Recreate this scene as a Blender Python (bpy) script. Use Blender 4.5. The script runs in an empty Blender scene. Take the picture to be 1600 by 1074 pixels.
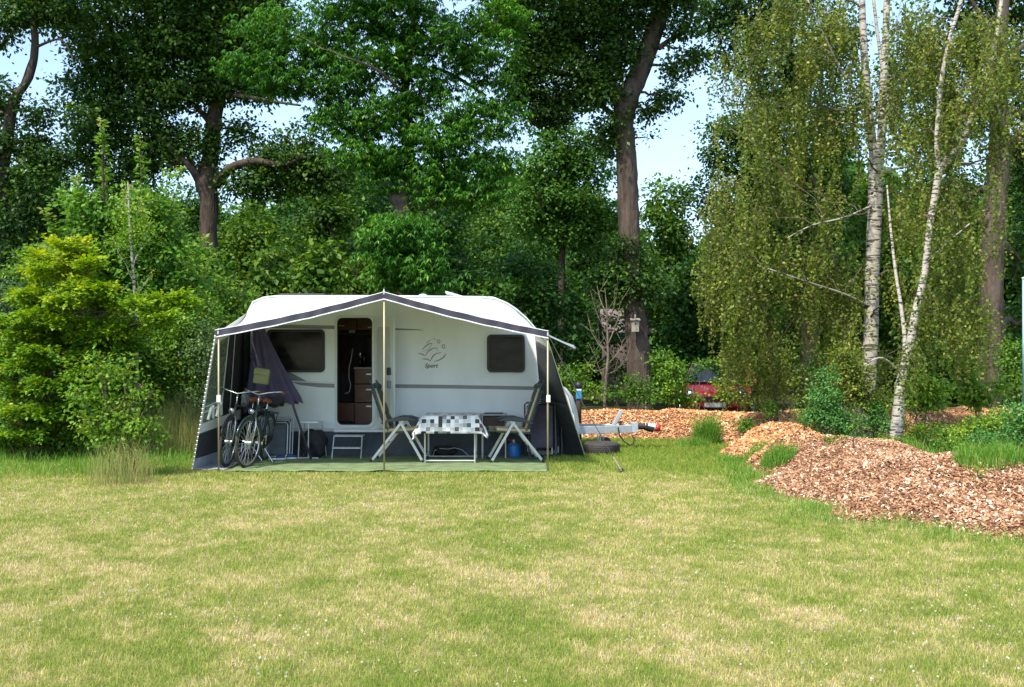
import bpy, bmesh, math, random
import numpy as np
from mathutils import Vector, Matrix
# ------------------------------------------------------------------ camera, world, sun, exposure
sc = bpy.context.scene
col = sc.collection
R = math.radians
CAMZ = 1.6
cam_d = bpy.data.cameras.new('camera'); cam = bpy.data.objects.new('camera', cam_d); col.objects.link(cam)
cam.location = (0, 0, CAMZ); cam.rotation_euler = (R(90), 0, 0)
cam_d.sensor_width = 36; cam_d.lens = 36; cam_d.shift_y = 21/1600
cam_d.clip_start = 0.1; cam_d.clip_end = 1500
sc.camera = cam
SUN_EL, SUN_AZ = 56.0, 218.0     # azimuth clockwise from +Y: the sun stands behind the camera, to its left
w = bpy.data.worlds.new('World'); sc.world = w; w.use_nodes = True
nt = w.node_tree; nt.nodes.clear()
sky = nt.nodes.new('ShaderNodeTexSky'); sky.sky_type = 'NISHITA'; sky.sun_disc = False
sky.sun_elevation = R(SUN_EL); sky.sun_rotation = R(SUN_AZ); sky.air_density = 1.0; sky.dust_density = 1.2; sky.ozone_density = 1.0
tc = nt.nodes.new('ShaderNodeTexCoord'); mp = nt.nodes.new('ShaderNodeMapping'); mp.inputs['Scale'].default_value = (1, 1, 2.6)
ns = nt.nodes.new('ShaderNodeTexNoise'); ns.inputs['Scale'].default_value = 2.4; ns.inputs['Detail'].default_value = 7; ns.inputs['Roughness'].default_value = 0.55
rp = nt.nodes.new('ShaderNodeValToRGB'); rp.color_ramp.elements[0].position = 0.38; rp.color_ramp.elements[1].position = 0.62
mx = nt.nodes.new('ShaderNodeMix'); mx.data_type = 'RGBA'; mx.inputs[7].default_value = (2.6, 3.8, 5.0, 1)
ml = nt.nodes.new('ShaderNodeMath'); ml.operation = 'MULTIPLY'; ml.inputs[1].default_value = 0.7
bg = nt.nodes.new('ShaderNodeBackground'); bg.inputs['Strength'].default_value = 0.15
out = nt.nodes.new('ShaderNodeOutputWorld')
L_ = nt.links.new
L_(tc.outputs['Generated'], mp.inputs['Vector']); L_(mp.outputs[0], ns.inputs['Vector']); L_(ns.outputs[0], rp.inputs[0])
L_(rp.outputs[0], ml.inputs[0]); L_(ml.outputs[0], mx.inputs[0]); L_(sky.outputs[0], mx.inputs[6]); L_(mx.outputs[2], bg.inputs['Color']); L_(bg.outputs[0], out.inputs['Surface'])
sd = bpy.data.lights.new('sun', 'SUN'); sun = bpy.data.objects.new('sun', sd); col.objects.link(sun)
sd.energy = 3.1; sd.angle = R(3); sd.color = (1.0, 0.93, 0.80)
saz = R(SUN_AZ); sel = R(SUN_EL)
to_sun = Vector((math.sin(saz)*math.cos(sel), math.cos(saz)*math.cos(sel), math.sin(sel)))
sun.rotation_euler = to_sun.to_track_quat('Z', 'Y').to_euler()
sc.view_settings.view_transform = 'Standard'; sc.view_settings.look = 'None'
sc.view_settings.exposure = 1.12; sc.view_settings.gamma = 1
sc.cycles.max_bounces = 7; sc.cycles.diffuse_bounces = 4; sc.cycles.transmission_bounces = 5; sc.cycles.glossy_bounces = 2; sc.cycles.transparent_max_bounces = 6
sc.cycles.caustics_reflective = False; sc.cycles.caustics_refractive = False

# ------------------------------------------------------------------ helpers
def P(px, py, Y): return Vector(((px-800)/1600*Y, Y, CAMZ-(py-558)/1600*Y))
def GX(px, Y): return (px-800)/1600*Y
def tag(o, label=None, cat=None, group=None, kind=None):
    if label: o['label'] = label
    if cat: o['category'] = cat
    if group: o['group'] = group
    if kind: o['kind'] = kind
    return o
def empty(name, loc, label, cat, group=None, rz=0):
    o = bpy.data.objects.new(name, None); o.location = loc; o.rotation_euler = (0, 0, rz); o.empty_display_size = 0.2
    col.objects.link(o); return tag(o, label, cat, group)
def wloc(o):
    v = Vector((0, 0, 0))
    while o is not None: v += Vector(o.location); o = o.parent
    return v
def linkmesh(name, me, mat, parent=None, smooth=False):
    o = bpy.data.objects.new(name, me); col.objects.link(o)
    if mat is not None: me.materials.append(mat)
    if parent is not None: o.parent = parent
    if smooth: me.polygons.foreach_set('use_smooth', [True]*len(me.polygons))
    return o
class G:
    """collects geometry in world coordinates, builds ONE mesh object"""
    def __init__(s): s.v = []; s.f = []; s.uv = None
    def add(s, vs, fs):
        b = len(s.v); s.v += [tuple(v) for v in vs]; s.f += [tuple(i+b for i in f) for f in fs]; return s
    def box(s, x0, x1, y0, y1, z0, z1):
        return s.add([(x0,y0,z0),(x1,y0,z0),(x1,y1,z0),(x0,y1,z0),(x0,y0,z1),(x1,y0,z1),(x1,y1,z1),(x0,y1,z1)],
                     [(0,3,2,1),(4,5,6,7),(0,1,5,4),(1,2,6,5),(2,3,7,6),(3,0,4,7)])
    def tube(s, pts, r, n=8, closed=False, cap=True, jit=0, sq=1.0):
        pts = [Vector(p) for p in pts]; m = len(pts)
        rs = list(r) if hasattr(r, '__len__') else [r]*m
        b = len(s.v); up = None
        for i, p in enumerate(pts):
            if closed: t = pts[(i+1) % m]-pts[i-1]
            else: t = pts[min(i+1, m-1)]-pts[max(i-1, 0)]
            if t.length < 1e-9: t = Vector((0, 0, 1))
            t.normalize()
            if up is None:
                up = Vector((0, 0, 1)) if abs(t.z) < 0.9 else Vector((1, 0, 0))
            a = (up - t*up.dot(t))
            if a.length < 1e-6: a = t.orthogonal()
            a.normalize(); c = t.cross(a); up = a
            for k in range(n):
                q = 2*math.pi*k/n; rr = rs[i]*(1+(random.uniform(-jit, jit) if jit else 0))
                s.v.append(tuple(p + a*math.cos(q)*rr + c*math.sin(q)*rr*sq))
        for i in range(m if closed else m-1):
            j = (i+1) % m
            for k in range(n):
                l = (k+1) % n
                s.f.append((b+i*n+k, b+i*n+l, b+j*n+l, b+j*n+k))
        if cap and not closed:
            s.f.append(tuple(b+k for k in reversed(range(n)))); s.f.append(tuple(b+(m-1)*n+k for k in range(n)))
        return s
    def bar(s, p, q, r, n=8): return s.tube([p, q], r, n)
    def beam(s, p, q, wx, wz, up=(0, 0, 1)):
        p = Vector(p); q = Vector(q); t = (q-p).normalized(); u = Vector(up); u = (u-t*u.dot(t)); u = u.normalized() if u.length > 1e-6 else t.orthogonal().normalized(); c = t.cross(u)
        vs = [a + c*x*wx/2 + u*z*wz/2 for a in (p, q) for x, z in ((-1,-1),(1,-1),(1,1),(-1,1))]
        return s.add(vs, [(0,1,2,3),(7,6,5,4),(0,4,5,1),(1,5,6,2),(2,6,7,3),(3,7,4,0)])
    def lathe(s, c, prof, n=24, axis='z'):
        b = len(s.v); c = Vector(c)
        for r, h in prof:
            for k in range(n):
                q = 2*math.pi*k/n; x, y = r*math.cos(q), r*math.sin(q)
                d = {'z': (x, y, h), 'y': (x, h, y), 'x': (h, x, y)}[axis]
                s.v.append(tuple(c+Vector(d)))
        for i in range(len(prof)-1):
            for k in range(n):
                l = (k+1) % n; s.f.append((b+i*n+k, b+i*n+l, b+(i+1)*n+l, b+(i+1)*n+k))
        s.f.append(tuple(b+k for k in reversed(range(n)))); s.f.append(tuple(b+(len(prof)-1)*n+k for k in range(n)))
        return s
    def grid(s, fn, nu, nv, flip=False):
        b = len(s.v)
        for i in range(nu+1):
            for j in range(nv+1): s.v.append(tuple(fn(i/nu, j/nv)))
        for i in range(nu):
            for j in range(nv):
                q = (b+i*(nv+1)+j, b+(i+1)*(nv+1)+j, b+(i+1)*(nv+1)+j+1, b+i*(nv+1)+j+1)
                s.f.append(q[::-1] if flip else q)
        return s
    def build(s, name, mat, parent=None, smooth=False, bevel=0, solid=0, fix=True, sub=0):
        off = wloc(parent) if parent is not None else Vector((0, 0, 0))
        me = bpy.data.meshes.new(name); me.from_pydata([tuple(Vector(v)-off) for v in s.v], [], s.f)
        if fix:
            bm = bmesh.new(); bm.from_mesh(me); bmesh.ops.recalc_face_normals(bm, faces=bm.faces); bm.to_mesh(me); bm.free()
        me.update()
        o = linkmesh(name, me, mat, parent, smooth)
        if solid: m = o.modifiers.new('solid', 'SOLIDIFY'); m.thickness = solid; m.offset = 0
        if bevel: m = o.modifiers.new('bevel', 'BEVEL'); m.width = bevel; m.segments = 2; m.limit_method = 'ANGLE'; m.angle_limit = R(40)
        if sub: m = o.modifiers.new('sub', 'SUBSURF'); m.levels = m.render_levels = sub
        return o
def tagged(o, *a): return tag(o, *a)
def shape2d(name, outer, holes, thick, y, mat, parent):
    """flat panel in the XZ plane at depth y with holes"""
    cu = bpy.data.curves.new(name, 'CURVE'); cu.dimensions = '2D'; cu.fill_mode = 'BOTH'; cu.extrude = thick/2
    for poly in [outer]+holes:
        sp = cu.splines.new('POLY'); sp.points.add(len(poly)-1)
        for i, (x, z) in enumerate(poly): sp.points[i].co = (x, z, 0, 1)
        sp.use_cyclic_u = True
    tmp = bpy.data.objects.new('tmp', cu); col.objects.link(tmp)
    dg = bpy.context.evaluated_depsgraph_get(); me = bpy.data.meshes.new_from_object(tmp.evaluated_get(dg))
    bpy.data.objects.remove(tmp); bpy.data.curves.remove(cu)
    off = wloc(parent)
    for v in me.vertices:
        x, z, d = v.co; v.co = (x-off.x, y+d-off.y, z-off.z)
    me.name = name; me.materials.clear()
    return linkmesh(name, me, mat, parent)
def rrect(x0, x1, z0, z1, r, n=6):
    pts = []
    for cx_, cz_, a0 in ((x1-r, z1-r, 0), (x0+r, z1-r, 90), (x0+r, z0+r, 180), (x1-r, z0+r, 270)):
        for k in range(n+1):
            a = R(a0+90*k/n); pts.append((cx_+r*math.cos(a), cz_+r*math.sin(a)))
    return pts
def copy_tree(o, parent=None):
    c = o.copy(); col.objects.link(c)
    if parent is not None: c.parent = parent
    for ch in [x for x in o.children]: copy_tree(ch, c)
    return c
# ------------------------------------------------------------------ materials
def mat_(name):
    m = bpy.data.materials.new(name); m.use_nodes = True; n = m.node_tree
    return m, n, n.nodes['Principled BSDF']
def pm(name, c, rough=0.5, metal=0.0, var=0.12, scale=8.0, bump=0.0, bscale=60.0, spec=0.5, coat=0.0, stretch=(1,1,1), c2=None):
    m, n, b = mat_(name)
    t = n.nodes.new('ShaderNodeTexCoord'); mpp = n.nodes.new('ShaderNodeMapping'); mpp.inputs['Scale'].default_value = stretch
    nz = n.nodes.new('ShaderNodeTexNoise'); nz.inputs['Scale'].default_value = scale; nz.inputs['Detail'].default_value = 5
    n.links.new(t.outputs['Object'], mpp.inputs[0]); n.links.new(mpp.outputs[0], nz.inputs['Vector'])
    rp = n.nodes.new('ShaderNodeValToRGB'); e = rp.color_ramp.elements
    e[0].position = 0.3; e[1].position = 0.7
    lo = tuple(max(0, x*(1-var)) for x in c); hi = tuple(min(1, x*(1+var)) for x in (c2 or c))
    e[0].color = (*lo, 1); e[1].color = (*hi, 1)
    n.links.new(nz.outputs[0], rp.inputs[0]); n.links.new(rp.outputs[0], b.inputs['Base Color'])
    b.inputs['Roughness'].default_value = rough; b.inputs['Metallic'].default_value = metal
    b.inputs['Specular IOR Level'].default_value = spec; b.inputs['Coat Weight'].default_value = coat
    if bump:
        nb = n.nodes.new('ShaderNodeTexNoise'); nb.inputs['Scale'].default_value = bscale; nb.inputs['Detail'].default_value = 6
        n.links.new(mpp.outputs[0], nb.inputs['Vector'])
        bp = n.nodes.new('ShaderNodeBump'); bp.inputs['Strength'].default_value = bump; bp.inputs['Distance'].default_value = 0.02
        n.links.new(nb.outputs[0], bp.inputs['Height']); n.links.new(bp.outputs[0], b.inputs['Normal'])
    return m
def leafmat(name, dark, light, tip=None, trans=0.3, rough=0.5, spec=0.22):
    """two-tone foliage: every leaf carries its own tone"""
    m, n, b = mat_(name)
    at = n.nodes.new('ShaderNodeAttribute'); at.attribute_name = 'tone'
    rp = n.nodes.new('ShaderNodeValToRGB'); e = rp.color_ramp.elements
    e[0].position = 0.05; e[0].color = (*dark, 1); e[1].position = 0.8; e[1].color = (*light, 1)
    if tip: x = e.new(0.97); x.color = (*tip, 1)
    n.links.new(at.outputs['Fac'], rp.inputs[0]); n.links.new(rp.outputs[0], b.inputs['Base Color'])
    b.inputs['Roughness'].default_value = rough; b.inputs['Specular IOR Level'].default_value = spec
    tr = n.nodes.new('ShaderNodeBsdfTranslucent'); ms = n.nodes.new('ShaderNodeMixShader'); ms.inputs[0].default_value = trans
    hs = n.nodes.new('ShaderNodeHueSaturation'); hs.inputs['Hue'].default_value = 0.485; hs.inputs['Saturation'].default_value = 1.1; hs.inputs['Value'].default_value = 1.5
    n.links.new(rp.outputs[0], hs.inputs['Color']); n.links.new(hs.outputs[0], tr.inputs['Color'])
    n.links.new(b.outputs[0], ms.inputs[1]); n.links.new(tr.outputs[0], ms.inputs[2])
    n.links.new(ms.outputs[0], n.nodes['Material Output'].inputs['Surface'])
    return m
def barkmat(name, c1, c2, sc_=6.0, zs=0.25, bump=0.8):
    m, n, b = mat_(name)
    t = n.nodes.new('ShaderNodeTexCoord'); mpp = n.nodes.new('ShaderNodeMapping'); mpp.inputs['Scale'].default_value = (1, 1, zs)
    v = n.nodes.new('ShaderNodeTexVoronoi'); v.inputs['Scale'].default_value = sc_*3; v.feature = 'DISTANCE_TO_EDGE'
    nz = n.nodes.new('ShaderNodeTexNoise'); nz.inputs['Scale'].default_value = sc_; nz.inputs['Detail'].default_value = 8; nz.inputs['Roughness'].default_value = 0.65
    n.links.new(t.outputs['Object'], mpp.inputs[0]); n.links.new(mpp.outputs[0], v.inputs['Vector']); n.links.new(mpp.outputs[0], nz.inputs['Vector'])
    rp = n.nodes.new('ShaderNodeValToRGB'); e = rp.color_ramp.elements; e[0].position = 0.35; e[0].color = (*c1, 1); e[1].position = 0.65; e[1].color = (*c2, 1)
    n.links.new(nz.outputs[0], rp.inputs[0]); n.links.new(rp.outputs[0], b.inputs['Base Color'])
    ad = n.nodes.new('ShaderNodeMath'); ad.operation = 'ADD'; n.links.new(v.outputs['Distance'], ad.inputs[0]); n.links.new(nz.outputs[0], ad.inputs[1])
    bp = n.nodes.new('ShaderNodeBump'); bp.inputs['Strength'].default_value = bump; bp.inputs['Distance'].default_value = 0.04
    n.links.new(ad.outputs[0], bp.inputs['Height']); n.links.new(bp.outputs[0], b.inputs['Normal'])
    b.inputs['Roughness'].default_value = 0.9; b.inputs['Specular IOR Level'].default_value = 0.2
    return m
def birchmat():
    m, n, b = mat_('birch_bark')
    t = n.nodes.new('ShaderNodeTexCoord'); mp1 = n.nodes.new('ShaderNodeMapping'); mp1.inputs['Scale'].default_value = (3.0, 3.0, 15)
    n1 = n.nodes.new('ShaderNodeTexNoise'); n1.inputs['Scale'].default_value = 1.6; n1.inputs['Detail'].default_value = 4; n1.inputs['Roughness'].default_value = 0.7; n1.inputs['Distortion'].default_value = 0.6
    n.links.new(t.outputs['Object'], mp1.inputs[0]); n.links.new(mp1.outputs[0], n1.inputs['Vector'])
    r1 = n.nodes.new('ShaderNodeValToRGB'); e = r1.color_ramp.elements; e[0].position = 0.44; e[0].color = (0.05, 0.04, 0.035, 1); e[1].position = 0.50; e[1].color = (0.50, 0.46, 0.40, 1)
    x = e.new(0.62); x.color = (0.36, 0.31, 0.26, 1)
    n.links.new(n1.outputs[0], r1.inputs[0]); n.links.new(r1.outputs[0], b.inputs['Base Color'])
    bp = n.nodes.new('ShaderNodeBump'); bp.inputs['Strength'].default_value = 0.4; bp.inputs['Distance'].default_value = 0.02
    n.links.new(n1.outputs[0], bp.inputs['Height']); n.links.new(bp.outputs[0], b.inputs['Normal']); b.inputs['Roughness'].default_value = 0.7
    return m
M = dict(
    white=pm('caravan_white', (0.74,0.77,0.79), 0.35, var=0.03, scale=2, bump=0.08, bscale=140),
    wall=pm('caravan_wall', (0.77,0.81,0.85), 0.4, var=0.06, scale=2.5, bump=0.15, bscale=160, stretch=(1,1,0.4)),
    roof=pm('caravan_roof', (0.8,0.81,0.81), 0.35, var=0.04, scale=3),
    stripe=pm('grey_stripe', (0.23,0.235,0.25), 0.45, var=0.06),
    trim=pm('frame_trim', (0.62,0.65,0.66), 0.35, var=0.05),
    black=pm('black_rubber', (0.018,0.018,0.02), 0.5, var=0.2),
    blackmat=pm('black_cloth', (0.02,0.02,0.024), 0.9, var=0.3, bump=0.3),
    navy=pm('navy_skirt', (0.06,0.075,0.10), 0.8, var=0.2, scale=3, bump=0.3, bscale=12),
    wood=pm('red_brown_wood', (0.16,0.062,0.035), 0.4, var=0.25, scale=5, stretch=(1,1,8)),
    counter=pm('counter_top', (0.35,0.34,0.33), 0.4),
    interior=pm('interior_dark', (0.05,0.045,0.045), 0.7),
    curtain=pm('curtain_cloth', (0.12,0.05,0.055), 0.9, var=0.5, scale=30, stretch=(1,1,0.05)),
    alu=pm('aluminium', (0.56,0.57,0.58), 0.38, 0.55, var=0.06),
    galv=pm('galvanised_steel', (0.5,0.53,0.56), 0.5, 0.5, var=0.15, scale=20),
    beige_metal=pm('beige_pole_metal', (0.42,0.37,0.24), 0.45, 0.3, var=0.08),
    canopy=pm('canopy_cloth', (0.60,0.61,0.58), 0.8, var=0.04, scale=3, bump=0.15, bscale=5),
    valance=pm('valance_grey', (0.045,0.042,0.065), 0.8, var=0.1),
    whitecloth=pm('white_trim_cloth', (0.8,0.8,0.8), 0.7, var=0.05),
    sidecloth=pm('side_wall_cloth', (0.035,0.04,0.05), 0.85, var=0.2, bump=0.2, bscale=6),
    flap=pm('mud_flap', (0.34,0.35,0.41), 0.7, var=0.25, scale=6, bump=0.5, bscale=5),
    purple=pm('purple_parasol_cloth', (0.075,0.06,0.12), 0.8, var=0.15, bump=0.2, bscale=8),
    carpet=pm('green_carpet', (0.155,0.215,0.095), 0.95, var=0.28, scale=5, bump=0.4, bscale=200),
    greyfabric=pm('grey_mesh_fabric', (0.10,0.115,0.13), 0.8, var=0.15, bump=0.2, bscale=200),
    plum=pm('plum_fabric', (0.065,0.055,0.085), 0.8, var=0.2),
    tan=pm('tan_cushion', (0.50,0.40,0.24), 0.85, var=0.1, bump=0.3, bscale=10),
    greencush=pm('green_pattern_cushion', (0.012,0.028,0.03), 0.85, c2=(0.07,0.11,0.10), var=0.2, scale=22, bump=0.3, bscale=10),
    darkplastic=pm('dark_plastic', (0.045,0.05,0.06), 0.4, var=0.1),
    blue=pm('blue_bottle', (0.02,0.20,0.62), 0.35, var=0.1),
    red=pm('red_hose', (0.45,0.03,0.03), 0.5),
    bluecloth=pm('blue_slipper', (0.03,0.06,0.2), 0.8),
    khaki=pm('khaki_canvas', (0.20,0.20,0.09), 0.85, var=0.12, bump=0.2),
    leather=pm('brown_leather', (0.22,0.075,0.03), 0.45, var=0.2),
    chrome=pm('bright_steel', (0.6,0.6,0.62), 0.25, 0.9, var=0.1),
    bikegreen=pm('green_bike_paint', (0.008,0.035,0.038), 0.3, var=0.1, coat=0.5),
    bikeblack=pm('black_bike_paint', (0.03,0.02,0.035), 0.3, var=0.1, coat=0.5),
    tyre=pm('tyre_rubber', (0.045,0.04,0.038), 0.8, var=0.25, scale=20, bump=0.4),
    biketyre=pm('bike_tyre', (0.05,0.042,0.037), 0.8, var=0.2),
    carred=pm('red_car_paint', (0.26,0.006,0.018), 0.25, var=0.05, coat=1.0),
    tealmetal=pm('teal_post', (0.35,0.55,0.58), 0.4, 0.2),
    boxwood=pm('nest_box_wood', (0.30,0.27,0.22), 0.9, var=0.2, bump=0.4),
    brownpost=pm('brown_post', (0.07,0.045,0.035), 0.7),
    stickerblue=pm('blue_sticker', (0.03,0.28,0.55), 0.4),
    rope=pm('dark_rope', (0.06,0.06,0.06), 0.8), 
    oakbark=barkmat('oak_bark', (0.045,0.033,0.026), (0.135,0.10,0.08), 5, 0.22),
    darkbark=barkmat('dark_bark', (0.03,0.024,0.02), (0.09,0.07,0.055), 5, 0.25),
    chestbark=barkmat('chestnut_bark', (0.05,0.038,0.03), (0.14,0.105,0.085), 5, 0.3),
    twig=barkmat('twig_bark', (0.07,0.05,0.035), (0.17,0.13,0.09), 12, 0.5, 0.3),
    deadtwig=barkmat('dead_bark', (0.13,0.10,0.075), (0.26,0.21,0.16), 12, 0.5, 0.3),
    birch=birchmat(),
    oakleaf=leafmat('oak_leaf', (0.020,0.058,0.010), (0.078,0.170,0.022), (0.17,0.29,0.04)),
    oakleaf2=leafmat('right_oak_leaf', (0.017,0.050,0.010), (0.060,0.135,0.020), (0.15,0.26,0.035)),
    chestleaf=leafmat('chestnut_leaf', (0.022,0.090,0.012), (0.075,0.22,0.022), (0.20,0.37,0.035)),
    mapleleaf=leafmat('maple_leaf', (0.030,0.10,0.016), (0.10,0.23,0.03), (0.19,0.33,0.05)),
    forestleaf=leafmat('forest_leaf', (0.016,0.055,0.010), (0.058,0.155,0.018), (0.14,0.27,0.025)),
    forestleaf2=leafmat('light_forest_leaf', (0.028,0.080,0.010), (0.11,0.215,0.022), (0.24,0.34,0.035)),
    birchleaf=leafmat('birch_leaf', (0.07,0.12,0.018), (0.21,0.27,0.045), (0.44,0.42,0.10), 0.4),
    yellowleaf=leafmat('golden_beech_leaf', (0.05,0.16,0.012), (0.27,0.40,0.022), (0.64,0.57,0.04), 0.35),
    beechgreen=leafmat('beech_green_leaf', (0.03,0.12,0.008), (0.11,0.27,0.015), (0.27,0.38,0.02), 0.35),
    cherryleaf=leafmat('cherry_leaf', (0.05,0.16,0.02), (0.19,0.35,0.05), (0.36,0.36,0.12), 0.35),
    softleaf=leafmat('young_shrub_leaf', (0.065,0.17,0.02), (0.22,0.35,0.035), (0.38,0.46,0.06), 0.35),
    bushleaf=leafmat('bush_leaf', (0.045,0.13,0.015), (0.15,0.29,0.03), (0.30,0.40,0.055), 0.3),
    greyleaf=leafmat('grey_green_leaf', (0.05,0.11,0.04), (0.13,0.23,0.08), (0.23,0.32,0.14), 0.3),
    blueleaf=leafmat('blue_green_leaf', (0.045,0.15,0.028), (0.13,0.31,0.075), (0.24,0.43,0.12), 0.3),
    redleaf=leafmat('red_leaf', (0.08,0.03,0.02), (0.18,0.07,0.04), None, 0.3),
)
def glassmat(name, c, rough=0.08):
    m, n, b = mat_(name); b.inputs['Base Color'].default_value = (*c, 1); b.inputs['Roughness'].default_value = rough
    nz = n.nodes.new('ShaderNodeTexNoise'); nz.inputs['Scale'].default_value = 3; bp = n.nodes.new('ShaderNodeBump'); bp.inputs['Strength'].default_value = 0.12; bp.inputs['Distance'].default_value = 0.05
    n.links.new(nz.outputs[0], bp.inputs['Height']); n.links.new(bp.outputs[0], b.inputs['Normal'])
    return m
M['glass'] = glassmat('dark_window_glass', (0.012,0.013,0.014), 0.07)
def filmmat():
    m, n, b = mat_('clear_film'); b.inputs['Base Color'].default_value = (0.75,0.8,0.76,1); b.inputs['Roughness'].default_value = 0.15
    tr = n.nodes.new('ShaderNodeBsdfTransparent'); tr.inputs[0].default_value = (0.55,0.60,0.55,1); ms = n.nodes.new('ShaderNodeMixShader'); ms.inputs[0].default_value = 0.86
    n.links.new(b.outputs[0], ms.inputs[1]); n.links.new(tr.outputs[0], ms.inputs[2]); n.links.new(ms.outputs[0], n.nodes['Material Output'].inputs['Surface'])
    return m
M['film'] = filmmat()
def canopymat():
    m, n, b = mat_('canopy_pale_cloth'); b.inputs['Base Color'].default_value = (0.66,0.67,0.64,1); b.inputs['Roughness'].default_value = 0.7
    tr = n.nodes.new('ShaderNodeBsdfTranslucent'); tr.inputs[0].default_value = (0.6,0.62,0.52,1); ms = n.nodes.new('ShaderNodeMixShader'); ms.inputs[0].default_value = 0.07
    nz = n.nodes.new('ShaderNodeTexNoise'); nz.inputs['Scale'].default_value = 2.5; bp = n.nodes.new('ShaderNodeBump'); bp.inputs['Strength'].default_value = 0.3; bp.inputs['Distance'].default_value = 0.05
    n.links.new(nz.outputs[0], bp.inputs['Height']); n.links.new(bp.outputs[0], b.inputs['Normal'])
    n.links.new(b.outputs[0], ms.inputs[1]); n.links.new(tr.outputs[0], ms.inputs[2]); n.links.new(ms.outputs[0], n.nodes['Material Output'].inputs['Surface'])
    return m
M['canopy'] = canopymat()
# ------------------------------------------------------------------ ground, bank, grass
def hsh(ix, iy, seed):
    n = (ix*374761393 + iy*668265263 + seed*974711) & 0x7fffffff
    n = (n ^ (n >> 13))*1274126177 & 0x7fffffff
    return ((n ^ (n >> 16)) & 0xffff)/65535.0
def vnoise(x, y, seed=0):
    x = np.asarray(x, float); y = np.asarray(y, float)
    ix = np.floor(x).astype(np.int64); iy = np.floor(y).astype(np.int64); fx = x-ix; fy = y-iy
    fx = fx*fx*(3-2*fx); fy = fy*fy*(3-2*fy)
    a = hsh(ix, iy, seed); b = hsh(ix+1, iy, seed); c = hsh(ix, iy+1, seed); d = hsh(ix+1, iy+1, seed)
    return (a*(1-fx)+b*fx)*(1-fy)+(c*(1-fx)+d*fx)*fy
def fbm(x, y, seed=0, o=4):
    s = 0; a = 0.5; t = 0
    for k in range(o): s = s+a*vnoise(x*2**k, y*2**k, seed+k*17); t += a; a *= 0.55
    return s/t
BANKS = [[(0.6,21.0,.34,.9),(1.5,20.9,.44,1.25),(3.2,20.9,.46,1.3),(6.2,20.8,.46,1.4),(9,20.4,.52,1.5),(13,20.0,.5,1.6)],
         [(5.1,20.3,.50,1.1),(4.8,18.6,.46,.95),(4.5,17.0,.40,.9),(4.4,15.7,.42,.95),(4.75,14.2,.38,1.45),(5.35,12.6,.43,2.35),(6.3,11.3,.46,3.05),(9,9.4,.55,3.5),(12,8,.5,3.4)]]
def bank(x, y):
    x = np.asarray(x, float); y = np.asarray(y, float); h = np.full(x.shape, -0.3)
    wob = (fbm(x*1.3, y*1.3, 5)-.5)*0.55
    for B in BANKS:
        for (x0,y0,h0,w0),(x1,y1,h1,w1) in zip(B, B[1:]):
            dx, dy = x1-x0, y1-y0; t = np.clip(((x-x0)*dx+(y-y0)*dy)/(dx*dx+dy*dy), 0, 1)
            d = np.hypot(x-x0-t*dx, y-y0-t*dy)/(w0+(w1-w0)*t+wob); hh = h0+(h1-h0)*t
            h = np.maximum(h, np.where(d < 1.3, hh*(1-np.minimum(d, 1.3)**2.0), -0.3))
    return h + (fbm(x*3, y*3, 9)-.5)*0.10 + (fbm(x*1.2, y*1.2, 91, 2)-.5)*0.26 - 0.01
def gz(x, y): return max(0.0, float(bank(np.array([x]), np.array([y]))[0]))
def dryness(x, y):
    a = fbm(x*0.8+3, y*0.55, 31, 4); b = fbm(x*4.2, y*3.6, 47, 4)
    d = (a-.5)*.5+(b-.5)*1.05+0.50
    d = d + np.where(y > 13.0, -(y-13.0)*0.22, 0) - np.where(y < 6.0, (6.0-y)*0.10, 0)
    return np.clip(d, 0, 1)
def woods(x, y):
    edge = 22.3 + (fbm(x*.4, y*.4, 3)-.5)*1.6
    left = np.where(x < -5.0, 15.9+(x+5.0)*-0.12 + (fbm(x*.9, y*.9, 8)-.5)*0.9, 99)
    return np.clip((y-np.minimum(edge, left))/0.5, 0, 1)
xs = np.concatenate([[-400,-150,-60,-30], np.arange(-16, 16.01, 0.16), [30,60,150,400]])
ys = np.concatenate([[-200,-40,-8,0], np.arange(2, 26.01, 0.16), [30,40,60,100,200,600]])
XX, YY = np.meshgrid(xs, ys, indexing='ij')
ZZ = (fbm(XX*.5, YY*.5, 71)-.5)*0.05*np.clip(YY, 0, 1)
me = bpy.data.meshes.new('ground')
nv = XX.size; me.vertices.add(nv); me.vertices.foreach_set('co', np.stack([XX, YY, ZZ*0], -1).ravel())
nx, ny = XX.shape; I, J = np.meshgrid(np.arange(nx-1), np.arange(ny-1), indexing='ij'); q = (I*ny+J).ravel()
loops = np.stack([q, q+ny, q+ny+1, q+1], -1).ravel()
me.loops.add(len(loops)); me.loops.foreach_set('vertex_index', loops.astype(np.int32))
me.polygons.add(len(q)); me.polygons.foreach_set('loop_start', (np.arange(len(q))*4).astype(np.int32)); me.update()
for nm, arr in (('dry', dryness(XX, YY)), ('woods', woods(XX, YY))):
    at = me.attributes.new(nm, 'FLOAT', 'POINT'); at.data.foreach_set('value', arr.ravel().astype(np.float32))
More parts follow.
